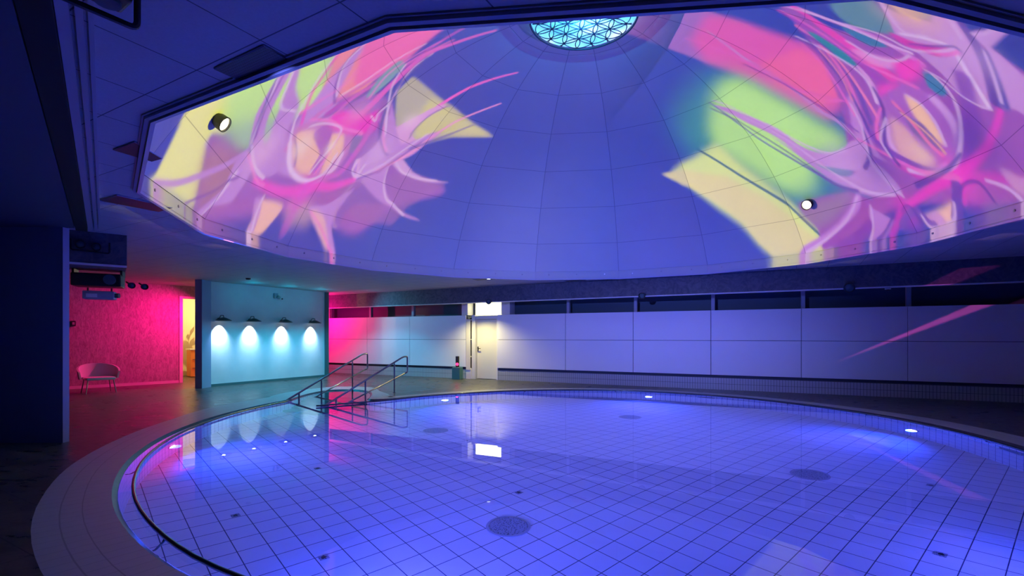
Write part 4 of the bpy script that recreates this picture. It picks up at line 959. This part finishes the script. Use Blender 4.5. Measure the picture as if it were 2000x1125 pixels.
 ["p","ffc0b4",0.8,0.05,0,[[6.59,6.98],[6.55,6.48],[6.55,6.43],[6.6,6.96]]],
 ["l","f2ccf2",0.85,0.014,0.02,0.03,[[-3.04,6.53],[-3.26,6.78],[-3.53,7.03],[-3.78,7.28]]],
 ["l","9a64b4",0.85,0.014,0.02,0.04,[[-2.98,6.57],[-3.2,6.75],[-3.47,6.98],[-3.73,7.27]]],
 ["l","f2ccf2",0.85,0.014,0.02,0.03,[[-3.81,7.34],[-3.93,7.63],[-3.97,7.86],[-3.97,8.02]]],
 ["l","ff86d4",0.85,0.014,0.02,0.03,[[-3.91,7.42],[-4.03,7.91],[-4.02,8.13]]],
 ["l","f2ccf2",0.85,0.014,0.02,0.03,[[-2.85,6.62],[-3.13,6.94],[-3.28,7.11],[-3.34,7.38],[-3.28,7.58]]],
 ["l","f2ccf2",0.85,0.014,0.015,0.03,[[-2.41,7.04],[-2.78,7.28],[-3.08,7.56],[-3.35,7.74],[-3.55,8.02]]],
 ["l","9a64b4",0.85,0.014,0.03,0.04,[[-2.17,7.26],[-2.45,7.43],[-2.72,7.75],[-2.85,8.06]]],
 ["l","f2ccf2",0.85,0.014,0.02,0.02,[[-2.08,7.26],[-2.41,7.41],[-2.63,7.66],[-2.78,7.95]]],
 ["l","f2ccf2",0.85,0.014,0.03,0.04,[[-3.55,8.01],[-3.7,8.33],[-3.73,8.72],[-3.64,9.06],[-3.44,9.26],[-3.2,9.14]]],
 ["l","9a64b4",0.85,0.014,0.02,0.03,[[-3.47,8.02],[-3.55,8.27],[-3.66,8.45]]],
 ["l","ff86d4",0.85,0.014,0.02,0.04,[[-2.31,7.71],[-2.63,7.86],[-2.97,7.8],[-3.25,7.7]]],
 ["l","f2ccf2",0.85,0.014,0.01,0.02,[[-1.37,8.01],[-1.91,8.04],[-2.34,8.08],[-2.73,8.02]]],
 ["l","ff86d4",0.85,0.014,0.01,0.03,[[-1.14,8.1],[-1.61,8.17],[-2.05,8.26],[-2.42,8.51]]],
 ["l","f2ccf2",0.85,0.014,0.02,0.03,[[-1.75,8.26],[-2.04,8.57],[-2.25,9.08],[-2.4,9.5]]],
 ["l","9a64b4",0.85,0.014,0.02,0.05,[[-2.44,9.17],[-2.5,9.48],[-2.51,9.83],[-2.47,9.94]]],
 ["l","ff86d4",0.85,0.014,0.02,0.04,[[-2.39,9.33],[-2.46,9.63],[-2.47,9.85]]],
 ["l","f2ccf2",0.85,0.014,0.02,0.02,[[-1.7,10.11],[-2.09,10.11],[-2.6,10.06],[-3.05,9.87]]],
 ["l","9a64b4",0.85,0.014,0.02,0.03,[[-1.8,10.2],[-2.27,10.2],[-2.71,10.1],[-3.06,9.89]]],
 ["l","f2ccf2",0.85,0.014,0.02,0.03,[[-2.96,9.56],[-3.08,9.69],[-3.05,9.84],[-2.87,9.77]]],
 ["l","f2ccf2",0.85,0.014,0.01,0.03,[[-2.54,10.23],[-2.68,10.48],[-2.69,10.86],[-2.46,11.33]]],
 ["l","f2ccf2",0.85,0.014,0.02,0.02,[[-2.36,10.25],[-2.3,10.58],[-2.08,10.85],[-1.68,11.14]]],
 ["l","ff86d4",0.85,0.014,0.02,0.03,[[-3.85,9.58],[-3.8,9.95],[-3.79,10.36],[-3.77,10.51]]],
 ["l","f2ccf2",0.85,0.014,0.02,0.03,[[-4.09,8.27],[-4.25,8.34],[-4.39,8.44],[-4.41,8.36]]],
 ["l","f2ccf2",0.85,0.014,0.015,0.04,[[-4.46,7.2],[-4.35,7.41],[-4.1,7.45]]],
 ["l","9a64b4",0.85,0.014,0.02,0.03,[[-4.27,6.54],[-4.26,7.2],[-4.12,7.55]]],
 ["l","c890c8",0.85,0.014,0.03,0.03,[[-3.17,9.91],[-3.44,9.96],[-3.61,10.16],[-3.59,10.25]]],
 ["l","ff86d4",0.85,0.014,0.03,0.06,[[-3.2,7.97],[-3.01,8.34],[-2.93,8.74],[-2.75,9.18]]],
 ["l","f2ccf2",0.85,0.014,0.02,0.03,[[-3.25,8.08],[-3.08,8.3],[-2.96,8.69],[-3.15,8.86],[-3.4,8.9],[-3.59,8.92]]],
 ["l","ff86d4",0.85,0.014,0.02,0.04,[[-3.0,8.8],[-3.28,8.97],[-3.54,9.04]]],
 ["l","f2ccf2",0.85,0.014,0.02,0.02,[[-2.52,8.96],[-2.49,9.12],[-2.4,9.02],[-2.23,8.98]]],
 ["b","ffe0e0",0.6,0.22,[-3.47,8.27]],
 ["b","ffe6d0",0.5,0.16,[-3.2,8.86]],
 ["b","ffc8ec",0.5,0.3,[-3.78,7.64]],
 ["b","f0c0f0",0.5,0.35,[-2.63,9.78]],
 ["b","ffd8e8",0.5,0.2,[-1.93,9.58]],
 ["b","ffb0d8",0.4,0.3,[-2.67,8.64]],
 ["l","e2b4ec",0.85,0.014,0.015,0.03,[[3.77,9.39],[4.48,9.27],[5.14,9.08],[5.54,8.84],[5.67,8.55]]],
 ["l","6c48a8",0.85,0.014,0.015,0.03,[[3.79,9.56],[4.6,9.51],[5.29,9.35],[5.83,9.15],[6.1,8.85]]],
 ["l","e2b4ec",0.85,0.014,0.015,0.03,[[4.34,9.38],[5.02,9.21],[5.6,9.07],[6.03,8.85],[6.23,8.65],[6.38,8.38]]],
 ["l","f870cc",0.85,0.014,0.015,0.03,[[2.87,8.31],[3.67,8.29],[4.46,8.33],[4.99,8.15],[5.17,7.86]]],
 ["l","6c48a8",0.85,0.014,0.015,0.02,[[3.87,8.37],[4.54,8.32],[5.18,8.26],[5.6,8.13]]],
 ["l","e2b4ec",0.85,0.014,0.015,0.04,[[3.69,6.91],[4.27,6.7],[4.67,6.4],[4.96,6.27],[5.04,5.98],[5.03,5.66]]],
 ["l","f870cc",0.85,0.014,0.02,0.05,[[4.98,6.14],[5.07,5.98],[5.09,5.8],[5.06,5.69]]],
 ["l","6c48a8",0.85,0.014,0.02,0.04,[[4.9,6.19],[4.97,5.94],[5.0,5.69],[5.05,5.66]]],
 ["l","e2b4ec",0.85,0.014,0.015,0.04,[[4.14,7.32],[4.55,7.25],[4.89,7.2],[5.14,7.24],[5.39,7.41]]],
 ["l","f870cc",0.85,0.014,0.015,0.04,[[3.75,7.02],[4.34,7.03],[4.85,7.03],[5.17,6.9],[5.43,6.73]]],
 ["l","e2b4ec",0.85,0.014,0.02,0.03,[[4.6,6.89],[4.92,6.83],[5.09,6.64],[5.05,6.38]]],
 ["l","6c48a8",0.85,0.014,0.02,0.04,[[4.26,7.26],[4.74,7.44],[5.21,7.67],[5.62,7.92]]],
 ["l","f870cc",0.85,0.014,0.02,0.03,[[4.25,7.38],[4.73,7.55],[5.16,7.78],[5.41,7.92]]],
 ["l","ff90b0",0.85,0.014,0.012,0.02,[[4.46,7.3],[4.88,7.47],[5.23,7.71]]],
 ["l","6c48a8",0.85,0.014,0.03,0.06,[[5.59,8.0],[5.88,8.23],[5.98,8.49]]],
 ["l","e2b4ec",0.85,0.014,0.02,0.03,[[5.25,7.79],[5.53,7.96],[5.78,8.2],[6.01,8.36],[6.29,8.33],[6.42,8.24]]],
 ["l","e2b4ec",0.85,0.014,0.03,0.05,[[5.33,6.37],[5.54,6.38],[5.82,6.53],[6.06,6.78],[6.22,7.07],[6.26,7.47],[6.18,7.81]]],
 ["l","6c48a8",0.85,0.014,0.02,0.03,[[5.57,7.22],[5.76,7.14],[5.95,7.1],[6.09,7.07]]],
 ["l","ffb0a0",0.85,0.014,0.02,0.03,[[5.6,7.22],[5.82,7.13],[6.01,7.08],[6.1,7.07]]],
 ["l","e2b4ec",0.85,0.014,0.02,0.03,[[5.45,6.94],[5.61,6.87],[5.79,6.88],[6.03,6.98]]],
 ["l","f870cc",0.85,0.014,0.03,0.06,[[5.69,8.25],[6.0,7.95],[6.22,7.61],[6.33,7.12]]],
 ["l","6c48a8",0.85,0.014,0.03,0.06,[[5.22,7.25],[5.5,7.43],[5.85,7.86],[6.1,7.92]]],
 ["l","f870cc",0.85,0.014,0.02,0.05,[[5.46,7.43],[5.6,7.71],[5.77,7.91]]],
 ["l","e2b4ec",0.85,0.014,0.02,0.03,[[5.59,7.5],[5.78,7.87],[6.0,7.95]]],
 ["l","6c48a8",0.85,0.014,0.04,0.08,[[4.54,5.29],[4.76,5.32],[4.99,5.42],[5.29,5.6],[5.64,5.87]]],
 ["l","e2b4ec",0.85,0.014,0.015,0.02,[[4.88,5.33],[4.89,5.2],[4.8,4.92],[4.59,4.56]]],
 ["l","e2b4ec",0.85,0.014,0.02,0.03,[[5.07,5.39],[5.34,5.56],[5.62,5.76]]],
 ["l","e2b4ec",0.85,0.014,0.02,0.03,[[4.31,5.87],[4.57,6.01],[4.76,6.06],[4.84,5.85]]],
 ["l","f8c0a0",0.85,0.014,0.03,0.05,[[4.35,5.79],[4.52,5.78],[4.63,5.73]]],
 ["l","e2b4ec",0.85,0.014,0.02,0.03,[[4.5,5.34],[4.72,5.4],[4.92,5.5]]],
 ["l","e2b4ec",0.85,0.014,0.02,0.03,[[5.26,6.4],[5.41,6.3],[5.6,6.26],[5.71,6.13],[5.72,5.99]]],
 ["l","e2b4ec",0.85,0.014,0.015,0.03,[[6.14,8.92],[6.23,9.32],[6.21,9.91],[6.14,10.48]]],
 ["l","e2b4ec",0.85,0.014,0.02,0.02,[[6.3,8.82],[6.46,8.97],[6.53,9.14]]],
 ["l","6c48a8",0.85,0.014,0.02,0.03,[[6.51,8.55],[6.57,8.82],[6.57,9.01]]],
 ["l","e2b4ec",0.85,0.014,0.03,0.03,[[6.62,8.1],[6.72,8.02],[6.67,7.59],[6.53,7.41]]],
 ["l","6c48a8",0.85,0.014,0.02,0.03,[[6.54,8.42],[6.52,8.24],[6.64,8.18]]],
 ["l","e2b4ec",0.85,0.014,0.02,0.04,[[6.38,6.75],[6.45,6.54],[6.54,6.43]]],
 ["l","6c48a8",0.85,0.014,0.02,0.03,[[6.43,7.2],[6.38,7.05],[6.39,6.87],[6.53,6.8]]],
 ["l","6c48a8",0.85,0.014,0.03,0.06,[[6.14,6.87],[6.25,7.23],[6.34,7.86]]],
 ["b","ffd0c0",0.5,0.2,[6.06,7.42]],
 ["b","e0b0f0",0.4,0.4,[5.15,5.54]],
 ["b","e0b0f0",0.4,0.35,[5.75,8.81]],
 ["b","5040a0",0.5,0.35,[6.05,6.54]],
 ["b","5a48a8",0.5,0.3,[6.05,8.28]],
]
CAN = paint(ART, '4650b4')
AMB = np.array([.064, .064, .27], np.float32)            # light the dome already gets from the water
KP = .78 / 8
def art_at(X, Y):
    u = np.clip((X - AX0) / AS, 0, AR - 1.001); v = np.clip((Y - AY0) / AS, 0, AR - 1.001)
    i, j = u.astype(int), v.astype(int); fu, fv = (u - i)[..., None], (v - j)[..., None]
    return (CAN[j, i] * (1 - fu) + CAN[j, i + 1] * fu) * (1 - fv) + (CAN[j + 1, i] * (1 - fu) + CAN[j + 1, i + 1] * fu) * fv
def share_right(X, Y):                                   # which projector paints which part of the dome
    s = (X - DX) * .97 + (Y - DY) * -.1
    t = np.clip((s - .2) / 1.6, 0, 1); return t * t * (3 - 2 * t)
def slide_fn(pos, right):
    o = np.array(pos)
    def fn(D):
        X, Y, Z, ok = dome_hit(o, D)
        nrm = np.stack([X - DX, Y - DY, Z - ZC], -1) / RS
        band = Z < ZB; nrm[..., 2] = np.where(band, 0, nrm[..., 2])
        nrm /= np.maximum(np.linalg.norm(nrm, axis=-1, keepdims=True), 1e-6)
        V = np.stack([X, Y, Z], -1) - o; d = np.linalg.norm(V, axis=-1)
        cs = np.clip((V * nrm).sum(-1) / np.maximum(d, 1e-6), .12, 1)
        w_ = share_right(X, Y); w_ = w_ if right else 1 - w_
        Lr = np.maximum(art_at(X, Y) - AMB, 0)
        sn = np.linalg.norm(D, axis=-1)
        E_ = Lr * (w_ * d * d / cs * ok)[..., None]
        if right:                                        # a stray ray of the picture falls on the panelled wall
            E_ = E_ + streak(o, D)
        return E_.astype(np.float32) * KP
    return fn
def streak(o, D):
    # where the ray meets the panel face
    n_ = np.array(WN); p0 = np.array(wp(0, .03)); den = D @ n_; t = ((p0 - o) @ n_) / np.where(abs(den) < 1e-5, 1e-5, den)
    Pz = o[2] + D[..., 2] * t; s_ = ((o + D * t[..., None]) - p0) @ np.array(WD)
    a = (s_ - SP0[0]) / (SP1[0] - SP0[0]); mid = SP0[1] + (SP1[1] - SP0[1]) * a; wd_ = .008 + .10 * np.clip(a, 0, 1.6) ** 1.5
    m_ = np.clip((wd_ - abs(Pz - mid)) / .02 + .5, 0, 1) * np.clip(a * 2.2, 0, 1) * (a < 1.8) * (t > 0) * (D[..., 2] < .05)
    return m_[..., None] * np.array(lin('d84cb0')) * 60. / .72
def s_of(px_):
    r = (px_ - 1000) / F; return (r * 16.43 + .5) / (WD.x - r * WD.y)
def z_of(px_, py_): s = s_of(px_); return H + (YH - py_) / F * (16.43 + WD.y * s)
SP0 = (s_of(1615), z_of(1615, 714)); SP1 = (s_of(1960), z_of(1960, 578))
PL = (-6.28, 7.88, 2.06); PR = (7.75, 6.1, 1.85)
GAIN = 8 * 39.5 / .42
lamp_slide(PL, (4.6, 8.6, 5.0), 'projector_beam', slide_fn(PL, True), 1.45, GAIN, 132)
lamp_slide(PR, (-1.6, 7.4, 4.6), 'projector_beam', slide_fn(PR, False), 2.0, GAIN, 150)
# the second projector stands on a tripod right of the pool
pj = thing('projector', 'dark video projector on a tripod beside the pool, beyond the right picture edge', 'projector', (8.05, 6.05, 0), math.radians(95))
bm = B(); box(bm, (0, .02, 1.80), (.50, .34, .18), 0, .02); link('body', bm, M['black'], pj)
for k in range(3):
    a = k * 2.094; bm = B(); cyl(bm, (0, 0, 1.2), (.4 * math.cos(a), .4 * math.sin(a), 0), .016, seg=8); link('leg', bm, M['black'], pj)
bm = B(); cyl(bm, (0, 0, 1.15), (0, 0, 1.72), .02, seg=10); link('pole', bm, M['black'], pj)

# ================================================================== closing walls behind the camera
for nm_, c, s in (('wall_back', (-1, -5.1, C3 / 2), (30, .2, C3)), ('wall_east', (14.1, 9.5, C3 / 2), (.2, 29, C3)), ('wall_far', (-1, 24.1, C3 / 2), (30, .2, C3)), ('wall_west', (-16.1, 9.5, C3 / 2), (.2, 29, C3))):
    bm = B(); box(bm, c, s); struct(link(nm_, bm, M['dark']))
